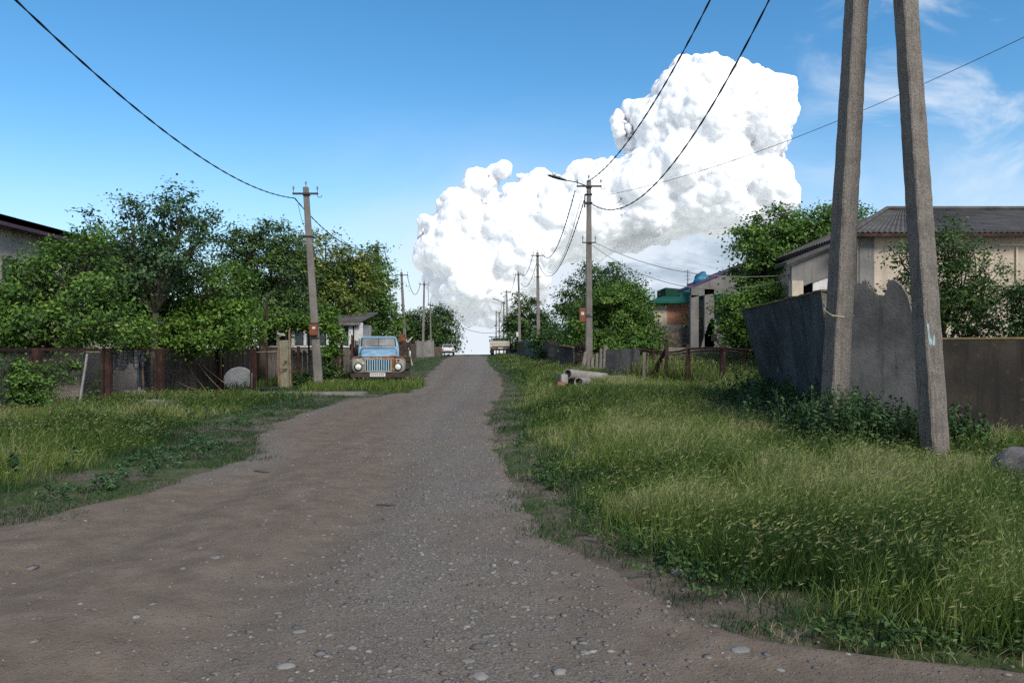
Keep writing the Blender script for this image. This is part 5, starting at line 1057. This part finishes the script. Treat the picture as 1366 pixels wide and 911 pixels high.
def add_r(y0, y1, dens, wsc, seed):
    def keep(x, y):
        d = edge_r(x, y)+.3+(fbm(x*1.1+3, y*1.1, 3)-.5)*1.1; bare = fbm(x*.9+40, y*.9, 3)
        return np.clip(d/.5, 0, 1)*np.clip((fbm(x*2.8+8, y*2.8, 2)-.27)*4, .2, 1)*(x < wallx(y)+.3)*(1-.9*(bare > .66)*(d < 1.2))*np.where(d < .9, .75, 1)
    P = scatter(-3, 12.5, y0, y1, dens, keep, seed); x, y = P[:, 0], P[:, 1]; d = edge_r(x, y)+.22; r = np.random.default_rng(seed+1)
    h = tall_h(d+(fbm(x*1.3, y*1.3, 2)-.5)*1.4, x, y)*r.uniform(.5, 1.2, len(P)); patch = fbm(x*.55+9, y*.55+2, 4)
    rnd = np.clip((patch-.5)*2.4+(fbm(x*2.8+8, y*2.8, 2)-.5)*.7+.38+r.normal(0, .15, len(P)), 0, .84)
    PR[0].append(P); PR[1].append(h); PR[2].append(np.full(len(P), .0062)*wsc*r.uniform(.6, 1.3, len(P))); PR[3].append(rnd)
add_r(3.6, 6.5, 3600, .9, 1); add_r(6.5, 9.5, 2300, 1.1, 2); add_r(9.5, 15, 1200, 1.5, 3); add_r(15, 26, 520, 2.3, 4); add_r(26, 45, 210, 3.8, 5); add_r(45, 96, 60, 7, 6)
P, h, w, rn = [np.concatenate(q) for q in PR]
r = np.random.default_rng(5); _b = r.random(len(h)) < .16; w = np.where(_b, w*1.9, w); rn = np.where(_b, np.clip(rn+.12, 0, .8), rn); h = np.where(_b, h*.85, h); tl = h > .17
blades('tall_grass', P[tl], h[tl], w[tl], .2, -.05, rn[tl], GM, .2, .95, 'tall bright wild barley grass with pale heads on the right verge')
blades('short_grass', P[~tl], h[~tl]*.8, w[~tl]*.8, .1, 0, np.clip(rn[~tl]+(r.random((~tl).sum()) < .06)*.5, 0, 1), GS, 0, 1, 'short dark grass along the right road edge', curl=.6)
# dry straw tufts along the right edge
def keep_d(x, y): d = edge_r(x, y); return (np.abs(d-.25) < .35)*(fbm(x*2.2+7, y*2.2, 3) > .6)
D = scatter(-1, 4, 3.7, 14, 500, keep_d, 9); blades('dry_grass', D, np.random.default_rng(1).uniform(.03, .09, len(D)), np.full(len(D), .005), .2, 0, np.random.default_rng(2).uniform(.88, 1, len(D)), GM, 0, 1, 'dry straw coloured grass scraps at the right road edge', curl=.9)
# left verge
def fencex(y): return np.interp(y, [0, 15.6, 18.4, 21.3, 24.6, 28, 30.1, 33, 38], [-11.6, -11.2, -11.6, -11.4, -11.5, -10.8, -10.2, -9.6, -7.4])
PL = [[], [], [], []]
def add_l(y0, y1, dens, wsc, seed):
    def keep(x, y):
        d = road_l(y)-x+.35+(fbm(x*.7+3, y*.7, 3)-.5)*1.1; bare = fbm(x*.8+20, y*.8, 3); pave = (np.abs(x+8.0) < 1.9)*(np.abs(y-28.2) < .55)
        return np.clip(d/.4, 0, 1)*np.clip((fbm(x*2.4+8, y*2.4, 2)-.27)*4, .25, 1)*(x > fencex(y)-.8)*(1-.85*(bare > .7)*(d < 1.7))*(1-pave)
    P = scatter(-13, -3, y0, y1, dens, keep, seed); x, y = P[:, 0], P[:, 1]; d = road_l(y)-x; r = np.random.default_rng(seed+1)
    mound = np.clip((d-1.1)/1.3, 0, 1)*np.clip((x-fencex(y)+.8)/.8, .35, 1)*np.clip((27-y)/4, .25, 1)
    h = (.06+.33*mound*(.35+.7*fbm(x*.75+2, y*.75, 3)+.5*fbm(x*2.4, y*2.4, 2)))*r.uniform(.55, 1.2, len(P)); patch = fbm(x*.6+31, y*.6+2, 4)
    rnd = np.clip((patch-.5)*2+.3+.1*mound+r.normal(0, .15, len(P)), 0, .86)
    PL[0].append(P); PL[1].append(h); PL[2].append(np.full(len(P), .0062)*wsc*r.uniform(.6, 1.3, len(P))); PL[3].append(rnd)
add_l(5, 10, 2000, 1.2, 11); add_l(10, 15, 1050, 1.6, 12); add_l(15, 22, 560, 2.2, 13); add_l(22, 34, 300, 3, 14); add_l(34, 60, 90, 4.5, 15); add_l(60, 96, 26, 8, 16)
P, h, w, rn = [np.concatenate(q) for q in PL]; tl = h > .17
blades('tall_grass', P[tl], h[tl], w[tl], .16, -.05, rn[tl], GM, .2, 1.0, 'tall yellow green grass mound in front of the mesh fence')
blades('short_grass', P[~tl], h[~tl]*.9, w[~tl]*.8, .1, 0, np.clip(rn[~tl]*.8+(np.random.default_rng(4).random((~tl).sum()) < .04)*.5, 0, 1), GS, 0, 1, 'short dense dark grass along the left road edge', curl=.55)
# grass before and around the blue truck, and overgrown yard behind the rusty fence
def keep_t(x, y): return ((x > -8) & (x < road_l(y)+.1))*np.clip((road_l(y)+.2-x)/.4, 0, 1)
D = scatter(-8, -3.6, 28.5, 33.5, 420, keep_t, 21); r = np.random.default_rng(3)
blades('roadside_grass', D, r.uniform(.08, .42, len(D)), np.full(len(D), .02), .15, 0, np.clip(r.normal(.5, .18, len(D)), 0, .86), GM, .05, 1.4, 'green weeds and grass in front of the blue truck')
def keep_y(x, y): return (x > wallx(y)-.3)*(x < wallx(y)+9)*1.0
D = scatter(3.6, 14, 23, 37, 260, keep_y, 23); r = np.random.default_rng(6)
blades('yard_grass', D, r.uniform(.3, .85, len(D))*(.6+.7*fbm(D[:, 0]*.7, D[:, 1]*.7, 3)), np.full(len(D), .022), .2, 0, np.clip((fbm(D[:, 0]*.5, D[:, 1]*.5, 3)-.5)*1.5+.5+r.normal(0, .15, len(D)), 0, .9), GM, .1, 1.6, 'overgrown yellow green grass behind the rusty fence')
def keep_b(x, y): return (x < fencex(y)-.6)*(x > fencex(y)-5)*1.0
D = scatter(-17, -9, 15, 36, 110, keep_b, 25); r = np.random.default_rng(8)
blades('yard_grass', D, r.uniform(.1, .4, len(D)), np.full(len(D), .02), .1, 0, np.clip(r.normal(.3, .15, len(D)), 0, .8), GM, 0, 1, 'dark grass in the shaded yard behind the mesh fence')
# dark broad leaved weeds at the foot of the slab walls
def weeds(name, lab, spots, mat, leaf, n_per, h, seed):
    r = np.random.default_rng(seed); C = []; NN = []; SZ = []; RN = []; m = MB()
    for (x, y, s) in spots:
        z = gz(x, y); hh = h*s*r.uniform(.6, 1.2); lx, ly = r.normal(size=2)*.12
        m.tube([(x, y, z-.03), (x+lx*.4, y+ly*.4, z+hh*.5), (x+lx, y+ly, z+hh)], [.006, .005, .003], 3, cap=False)
        k_ = int(n_per*r.uniform(.7, 1.3)); t = r.random(k_)**.7; a = r.random(k_)*6.283; rad = (.17*s)*(1.1-t)*r.uniform(.4, 1.1, k_)
        C.append(np.stack([x+lx*t+np.cos(a)*rad, y+ly*t+np.sin(a)*rad, z+hh*t+.02], 1)); NN.append(np.stack([np.cos(a)*.5, np.sin(a)*.5, np.full(k_, .9)], 1)+r.normal(size=(k_, 3))*.3)
        SZ.append(leaf*r.uniform(.6, 1.3, k_)); RN.append(np.clip(r.uniform(.1, .6)+r.normal(0, .15, k_), 0, 1))
    o = leaves(name, np.concatenate(C), np.concatenate(NN), np.concatenate(SZ), mat, None, np.concatenate(RN), .45)
    s_ = m.build('stems', m_stem, o); tag(o, lab, 'weeds', kind='stuff'); return o
m_stem = blotchy('weed_stem', [(.3, (.04, .06, .02)), (.7, (.07, .09, .03))], 5)
rr = random.Random(12); sp_ = []
while len(sp_) < 760:
    y = rr.uniform(11.6, 20.5); x = float(wallx(max(y, 13.3)))-.1-abs(rr.gauss(0, .62))-.15*(y > 15)
    if y < 13 and x > 7: continue
    sp_.append((x, y, rr.uniform(.5, 1.25)))
for i in range(230): sp_.append((rr.uniform(4.9, 7.2), rr.uniform(11.4, 12.4), rr.uniform(.4, 1.0)))
for i in range(120): sp_.append((rr.uniform(4.5, 5.5), rr.uniform(11.3, 12.2), rr.uniform(.9, 1.3)))
weeds('weed_patch', 'dark leafy weeds crowding the foot of the slab walls', sp_, LM_BLUE, .075, 46, .72, 1)
sp_ = [(rr.uniform(6.8, 9.2), rr.uniform(9.6, 11.8), rr.uniform(.5, 1.0)) for i in range(110)]+[(rr.uniform(5.8, 6.6), rr.uniform(8.0, 9.2), rr.uniform(.5, .9)) for i in range(40)]
weeds('weed_patch', 'green thistly weeds before the dark brown wall and boulder', sp_, LM_MID, .07, 34, .33, 2)
sp_ = []
for i in range(300):
    y = rr.uniform(8.6, 27); x = rr.uniform(float(fencex(y))+.3, float(road_l(y))-1.6)
    if vnoise(x*.7+3, y*.7) > .45: sp_.append((x, y, rr.uniform(.4, 1.0)))
weeds('weed_patch', 'dark broad leaved weeds among the left verge grass', sp_, LM_BLUE, .08, 36, .42, 3)
sp_ = []
for i in range(650):
    y = rr.uniform(5, 40); x = rr.uniform(float(road_r(y))+.5, float(wallx(y)))
    if vnoise(x*.6+13, y*.6) > .6: sp_.append((x, y, rr.uniform(.4, .9)))
weeds('weed_patch', 'low broad leaved weeds among the right verge grass', sp_, LM_MID, .075, 34, .4, 4)
sp_ = []
while len(sp_) < 300:
    y = 3.7*(14/3.7)**rr.random(); x = float(road_r(y))+.25+abs(rr.gauss(0, .55))
    if vnoise(x*1.1+5, y*1.1) > .42: sp_.append((x, y, rr.uniform(.35, .9)))
weeds('weed_patch', 'low dark green weeds creeping along the right road edge', sp_, LM_DARK, .04, 40, .17, 5)
sp_ = []
while len(sp_) < 200:
    y = 6*(24/6)**rr.random(); x = float(road_l(y))-.3-abs(rr.gauss(0, .8))
    if vnoise(x*.9+25, y*.9) > .45: sp_.append((x, y, rr.uniform(.35, .9)))
weeds('weed_patch', 'low dark green weeds creeping along the left road edge', sp_, LM_BLUE, .055, 34, .18, 6)
# one yellow flower head by the weeds
p = at(1128, 590, 11.2); o = thing('yellow_flower', 'single yellow wild flower in front of the dark weeds', 'flower', (p.x, p.y, gz(p.x, p.y)))
MB().tube([V((p.x-.02, p.y, gz(p.x, p.y)-.02)), p], .005, 5).build('stem', m_stem, o)
m = MB(); m_yel = blotchy('petal_yellow', [(.3, (.6, .42, .01)), (.7, (.75, .55, .02))], 20)
for kx, kz in ((0, 0), (.05, .012), (-.045, -.02), (.02, .045)):
    for j in range(7):
        a = j*.9; c = p+V((kx, 0, kz)); d = V((math.cos(a), math.sin(a), .25)); s = V((-math.sin(a), math.cos(a), 0)); m.add([c, c+d*.025+s*.01, c+d*.045, c+d*.025-s*.01], [(0, 1, 2, 3)])
m.build('flower_head', m_yel, o)
# ------------------------------------------------------------------ blue truck (front faces the camera, -Y)
k = N('faded_blue_rust'); p = k.obj(); z = k.n('ShaderNodeSeparateXYZ'); k.l(p, z.inputs[0])
blue = k.ramp(k.noise(p, 3, 6, .65), [(.3, (.12, .24, .36)), (.55, (.22, .36, .48)), (.75, (.4, .5, .56))])
grey = k.ramp(k.noise(p, 4, 5, .6), [(.3, (.2, .19, .15)), (.6, (.3, .29, .24)), (.8, (.34, .22, .12))])
rust = k.ramp(k.noise(p, 9, 5, .7), [(.3, (.08, .03, .015)), (.55, (.24, .085, .03)), (.75, (.36, .16, .06))])
low = k.smooth(k.math('ADD', z.outputs['Z'], k.math('MULTIPLY', k.math('SUBTRACT', k.noise(p, 3, 4), .5), .25)), 1.24, 1.16)
c = k.mix(low, blue, grey)
rm = k.noise(p, 2.1, 7, .7); thr = k.math('SUBTRACT', rm, k.math('MULTIPLY', low, -.085))
band = k.math('MULTIPLY', k.smooth(z.outputs['Z'], 1.1, 1.2), k.smooth(z.outputs['Z'], 1.32, 1.2))
thr = k.math('ADD', thr, k.math('MULTIPLY', band, .12))
c = k.mix(k.smooth(thr, .63, .69), c, rust)
m_truck = k.bsdf(c, .6, k.noise(p, 14, 4), .15, .01, spec=.35)
m_bluebar = blotchy('blue_grille_bar', [(.3, (.2, .36, .48)), (.6, (.3, .46, .58)), (.75, (.25, .16, .08))], 7, rough=.6)
m_rustor = blotchy('orange_rust', [(.3, (.09, .035, .018)), (.55, (.22, .085, .03)), (.72, (.33, .2, .12))], 6)
m_bumper = blotchy('bumper_iron', [(.3, (.035, .028, .026)), (.7, (.08, .055, .045))], 6)
m_lens = glass('lamp_lens', (.5, .52, .5), .2); m_plate = blotchy('plate_white', [(.3, (.55, .55, .53)), (.7, (.7, .7, .68))], 8)
TY = 31.5; tx = at(504.5, 480, TY).x; tz = at(504.5, 515.5, TY).z
T = thing('parked_truck', 'rusty blue old flatbed truck parked facing the camera in roadside grass', 'truck', (tx, TY, tz), rz=R(9))
def sec(y, w, zb, zt, r=.12, n=4, top=1.0):
    pts = rrect(w, zt-zb, min(r, (zt-zb)*.45), n); zc_ = (zb+zt)/2
    return [V((a*(1 if b_ < 0 else top), y, zc_+b_)) for a, b_ in pts]
# front fenders + nose as one swollen body, hood, cab
MB().loft([sec(.02, 1.95, .6, 1.14, .2), sec(.0, 2.0, .62, 1.1, .2)][::-1][:1]+[sec(.03, 2.08, .56, 1.16, .22), sec(.12, 2.18, .52, 1.2, .24), sec(.5, 2.26, .5, 1.24, .26), sec(1.0, 2.24, .55, 1.24, .26), sec(1.35, 2.05, .6, 1.2, .22)]).build('fenders', m_truck, T, local=True, smooth=True)
MB().loft([sec(.0, 1.3, 1.08, 1.2, .05, top=.96), sec(.05, 1.42, 1.08, 1.27, .08, top=.96), sec(.2, 1.52, 1.1, 1.38, .12, top=.94), sec(.6, 1.58, 1.1, 1.5, .16, top=.93), sec(1.15, 1.62, 1.1, 1.6, .16, top=.94)]).build('hood', m_truck, T, local=True, smooth=True)
MB().box((0, .02, 1.215), (1.9, .07, .035)).build('hood_lip', m_rustor, T, local=True, bevel=.01)
cab = MB().loft([sec(1.15, 1.7, .7, 1.62, .1), sec(1.32, 1.72, .7, 1.66, .1), sec(1.45, 1.7, .7, 2.0, .14, top=.93), sec(1.6, 1.68, .7, 2.08, .16, top=.92), sec(2.3, 1.7, .7, 2.1, .16, top=.92), sec(2.5, 1.68, .7, 2.04, .16, top=.92)]).build('cab', m_truck, T, local=True, smooth=True)
k = N('mottled_windscreen'); f = k.noise(k.obj(), 2.4, 5, .6); m_wind = k.bsdf(k.ramp(f, [(.3, (.03, .035, .042)), (.5, (.085, .09, .095)), (.7, (.2, .195, .19))]), .25, None, spec=.5)  # noise mottles the pane from near-black to pale grey
ws = MB(); A_ = [V((-.72, 1.27, 1.6)), V((.72, 1.27, 1.6)), V((.685, 1.43, 2.0)), V((-.685, 1.43, 2.0))]; nrm = (A_[1]-A_[0]).cross(A_[3]-A_[0]).normalized(); nrm = nrm if nrm.y < 0 else -nrm
ws.poly([a+nrm*.05 for a in A_], -nrm*.02); w_ = ws.build('windscreen', m_wind, cab, local=True)
fr = MB()
for i in range(4): fr.tube([A_[i]+nrm*.06, A_[(i+1) % 4]+nrm*.06], .022, 6)
fr.tube([A_[0].lerp(A_[1], .5)+nrm*.06, A_[3].lerp(A_[2], .5)+nrm*.06], .012, 5)
fr.build('windscreen_seal', m_rubber, w_, local=True)
for s in (-1, 1):
    MB().tube([A_[0].lerp(A_[1], .5+s*.3)+nrm*.075, A_[0].lerp(A_[1], .5+s*.02)+nrm*.08+V((0, 0, .05))], .01, 4).build('wiper', m_iron, w_, local=True)
    MB().box((s*.845, 1.85, 1.82), (.03, .55, .34)).build('side_window', m_glass, cab, local=True)
MB().box((0, 1.42, 2.03), (1.42, .16, .03), Matrix.Rotation(.12, 3, 'X')).build('sun_visor', m_bluebar, cab, local=True)
# grille
g_ = MB().box((0, .0, .87), (1.0, .06, .5)).build('grille', m_dark, T, local=True)
for i in range(10): MB().box((-.42+i*.0933, -.035, .87), (.045, .05, .46)).build('bar', m_bluebar, g_, local=True)
MB().box((0, -.03, 1.12), (1.1, .05, .05)).box((0, -.03, .62), (1.1, .05, .07)).box((-.52, -.03, .87), (.06, .05, .48)).box((.52, -.03, .87), (.06, .05, .48)).build('grille_frame', m_truck, g_, local=True)
MB().box((.64, .0, .88), (.17, .05, .5)).build('rust_panel', m_rustor, T, local=True, bevel=.01)
for s in (-1, 1):
    h = MB().lathe((s*.8, .05, .8), [(.17, 0), (.175, .07), (.14, .1), (.13, .085)], 20, (0, -1, 0)).build('headlight', m_rubber, T, local=True)
    MB().lathe((s*.8, -.02, .8), [(.132, 0), (.125, .025), (.08, .05), (0, .06)], 18, (0, -1, 0)).build('lens', m_lens, h, local=True, smooth=True)
    MB().lathe((s*.8, -.075, .8), [(.045, 0), (.04, .012), (0, .015)], 10, (0, -1, 0)).build('bulb', m_lens, h, local=True)
    MB().lathe((s*.82, .03, 1.07), [(.05, 0), (.05, .05), (0, .055)], 12, (0, -1, 0)).build('side_lamp', m_iron if s > 0 else m_cream, T, local=True)
MB().lathe((-.6, .0, .95), [(.06, 0), (.05, .03), (0, .03)], 12, (0, -1, 0)).build('blank_cap', m_cream, T, local=True)
MB().box((0, -.14, .46), (2.2, .1, .18)).build('bumper', m_bumper, T, local=True, bevel=.015)
MB().box((0, .25, .38), (1.3, .2, .2)).build('cross_member', m_iron, T, local=True)
pl = MB().box((-.02, -.2, .49), (.62, .014, .15)).build('number_plate', m_plate, T, local=True)
m = MB()
for i, (x_, w1) in enumerate(((-.25, .05), (-.17, .06), (-.09, .06), (-.01, .06), (.08, .06), (.16, .05), (.23, .05))):
    x_ -= .02
    for dx, dz, ww, hh in ((-.02, 0, .012, .085), (.016, 0, .012, .085), (0, .037 if i % 2 else -.0, .045, .012)): m.box((x_+dx, -.2095, .49+dz), (ww, .006, hh))
m.build('plate_marks', m_iron, pl, local=True)
# wheels
def wheel(x, y, r=.46, w=.24, dual=False):
    t = MB().lathe((x-w/2, y, r), [(r*.55, 0), (r*.95, 0), (r, w*.2), (r, w*.8), (r*.95, w), (r*.55, w)], 24, (1, 0, 0)).build('wheel', m_rubber, T, local=True)
    MB().lathe((x-w/2+.03, y, r), [(.0, .05), (r*.3, .06), (r*.56, 0), (r*.56, w-.06), (r*.3, w-.1), (0, w-.1)], 16, (1, 0, 0)).build('rim', m_bumper, t, local=True)
for s in (-1, 1): wheel(s*.98, .95); wheel(s*.95, 4.6, .46, .45)
MB().box((-.4, 3.2, .62), (.1, 6, .2)).box((.4, 3.2, .62), (.1, 6, .2)).build('chassis', m_iron, T, local=True)
bed = MB().box((0, 4.5, 1.0), (2.16, 3.7, .14)).build('cargo_bed', m_wood_br, T, local=True)
for s in (-1, 1):
    MB().box((s*1.06, 4.5, 1.35), (.05, 3.7, .55)).build('side_board', m_rust, bed, local=True)
    for y in (2.7, 4.5, 6.2): MB().box((s*1.04, y, 1.45), (.06, .07, .95)).build('stake', m_rust, bed, local=True)
    # mirror arms and clutter on both sides of the cab
    MB().tube([(s*.86, 1.4, 1.55), (s*1.1, 1.2, 1.6), (s*1.12, 1.2, 1.75)], .016, 5).build('mirror_arm', m_iron, T, local=True)
    MB().box((s*1.13, 1.2, 1.62 if s < 0 else 1.55), (.15, .05, .26)).build('mirror', m_rust, T, local=True, bevel=.01)
MB().box((0, 2.68, 1.4), (2.1, .05, .66)).build('headboard', m_bumper, bed, local=True)
MB().box((-1.1, 1.05, 1.66), (.08, .08, .9)).box((-1.1, 1.05, 1.2), (.18, .14, .2)).build('marker_post', m_rust, T, local=True)
# scrap stack beside the truck
o = thing('scrap_stack', 'stack of rusty machine scrap standing right of the blue truck', 'scrap', base_at(542, 38))
c = base_at(542, 38)
for i, (dx, w, h_) in enumerate(((0, .36, .3), (.03, .4, .26), (-.04, .36, .3), (.0, .3, .26))):
    MB().box(c+V((dx, 0, .55+i*.36)), (w, .6, h_), Matrix.Rotation(.06*(i-1), 3, 'Y')).build('scrap_piece', m_bumper if i % 2 else m_iron, o, bevel=.03)
MB().box(c+V((0, 0, .2)), (.3, .4, .4)).build('foot', m_iron, o)
MB().bar(c+V((-.35, 0, 1.3)), c+V((.3, 0, 2.0)), .06, .06).bar(c+V((.3, 0, .6)), c+V((-.0, 0, 1.9)), .05, .05).build('loose_rods', m_cream, o)
MB().box(c+V((-.25, .3, 1.95)), (.3, .3, .4)).build('rusty_can', m_rustor, o, bevel=.03)
# ------------------------------------------------------------------ far white truck, seen from behind
YT = 87; c = at(666.5, 475.5, YT); c.z = gz(c.x, YT)
U = thing('parked_truck', 'cream flatbed truck seen from behind at the end of the road', 'truck', c)
m_crm = blotchy('cream_tailgate', [(.3, (.4, .37, .29)), (.7, (.55, .51, .41))], 2)
MB().box((0, 2.2, .95), (2.25, 4.4, .12)).build('cargo_bed', m_iron, U, local=True)
tg = MB().box((0, -.02, 1.38), (2.25, .06, .58)).build('tailgate', m_crm, U, local=True); MB().box((0, -.06, 1.38), (2.1, .03, .04)).build('tailgate_rib', m_crm, tg, local=True)
for s in (-1, 1):
    MB().box((s*1.1, 2.2, 1.38), (.05, 4.3, .56)).build('side_board', m_crm, U, local=True)
    w_ = MB().lathe((s*.85-.2, .8, .46), [(.3, 0), (.46, .02), (.46, .38), (.3, .4)], 18, (1, 0, 0)).build('wheel', m_rubber, U, local=True)
    w_ = MB().lathe((s*.9-.12, 4.9, .46), [(.3, 0), (.46, .02), (.46, .22), (.3, .24)], 18, (1, 0, 0)).build('wheel', m_rubber, U, local=True)
    MB().box((s*.95, -.04, .86), (.26, .06, .12)).build('tail_light', m_orange, U, local=True); MB().box((s*.9, -.0, .5), (.4, .04, .4)).build('mud_flap', m_rubber, U, local=True)
    MB().box((s*1.25, 5.0, 1.75), (.16, .08, .3)).build('mirror', m_rubber, U, local=True)
MB().box((0, 0, .86), (2.1, .08, .16)).build('rear_bumper', m_rustlite, U, local=True); MB().box((.1, -.05, .86), (.5, .02, .11)).build('number_plate', m_plate, U, local=True)
cb_ = MB().loft([sec(4.5, 2.0, .8, 2.05, .12), sec(5.2, 2.05, .6, 2.1, .14, top=.95), sec(5.9, 2.05, .6, 1.5, .2), sec(6.1, 2.0, .6, 1.2, .2)]).build('cab', m_white, U, local=True, smooth=True)
for x_ in (-.5, .5): MB().box((x_, 4.49, 1.72), (.75, .03, .42)).build('rear_window', m_glass, cb_, local=True)
r_ = MB()
for s in (-1, 1): r_.box((s*1.05, 4.2, 1.9), (.07, .07, .6)).box((s*.4, 4.2, 1.9), (.05, .05, .6))
r_.box((0, 4.2, 2.2), (2.6, .07, .07)).box((0, 4.2, 1.95), (2.15, .05, .05)).box((-1.1, 4.2, 2.2), (.5, .1, .1)).build('ladder_rack', m_iron, U, local=True)
# ------------------------------------------------------------------ far white car, seen from behind
YC = 93; c = at(597.5, 475, YC); c.z = gz(c.x, YC)
K = thing('parked_car', 'old white car seen from behind near the pale fence', 'car', c, rz=R(6))
m_carw = blotchy('car_white', [(.3, (.5, .5, .48)), (.7, (.62, .62, .6))], 2, rough=.4, spec=.4)
MB().loft([sec(0, 1.5, .38, .85, .1), sec(.08, 1.62, .3, .92, .12), sec(1.0, 1.66, .28, .95, .14), sec(3.2, 1.66, .28, .9, .14), sec(4.0, 1.58, .3, .8, .14), sec(4.1, 1.45, .4, .7, .1)]).build('body', m_carw, K, local=True, smooth=True)
cb_ = MB().loft([sec(.55, 1.4, .85, .97, .04), sec(.95, 1.34, .88, 1.36, .1, top=.9), sec(2.1, 1.34, .88, 1.4, .1, top=.9), sec(2.8, 1.4, .86, .95, .04)]).build('cabin', m_carw, K, local=True, smooth=True)
MB().poly([V((-.6, .58, 1.0)), V((.6, .58, 1.0)), V((.53, .86, 1.32)), V((-.53, .86, 1.32))], V((0, -.03, .02))).build('rear_window', m_glass, cb_, local=True)
for s in (-1, 1):
    MB().box((s*.655, 1.7, 1.14), (.03, 1.2, .3)).build('side_window', m_glass, cb_, local=True); MB().box((s*.66, -.01, .72), (.26, .05, .14)).build('tail_light', m_orange, K, local=True)
    for y in (.85, 3.3):
        w_ = MB().lathe((s*.72-.09, y, .29), [(.18, 0), (.28, .01), (.29, .04), (.29, .14), (.28, .17), (.18, .18)], 16, (1, 0, 0)).build('wheel', m_rubber, K, local=True)
MB().box((0, -.06, .48), (1.6, .1, .12)).build('rear_bumper', m_iron, K, local=True, bevel=.02); MB().box((0, -.02, .66), (.5, .03, .11)).build('number_plate', m_plate, K, local=True)
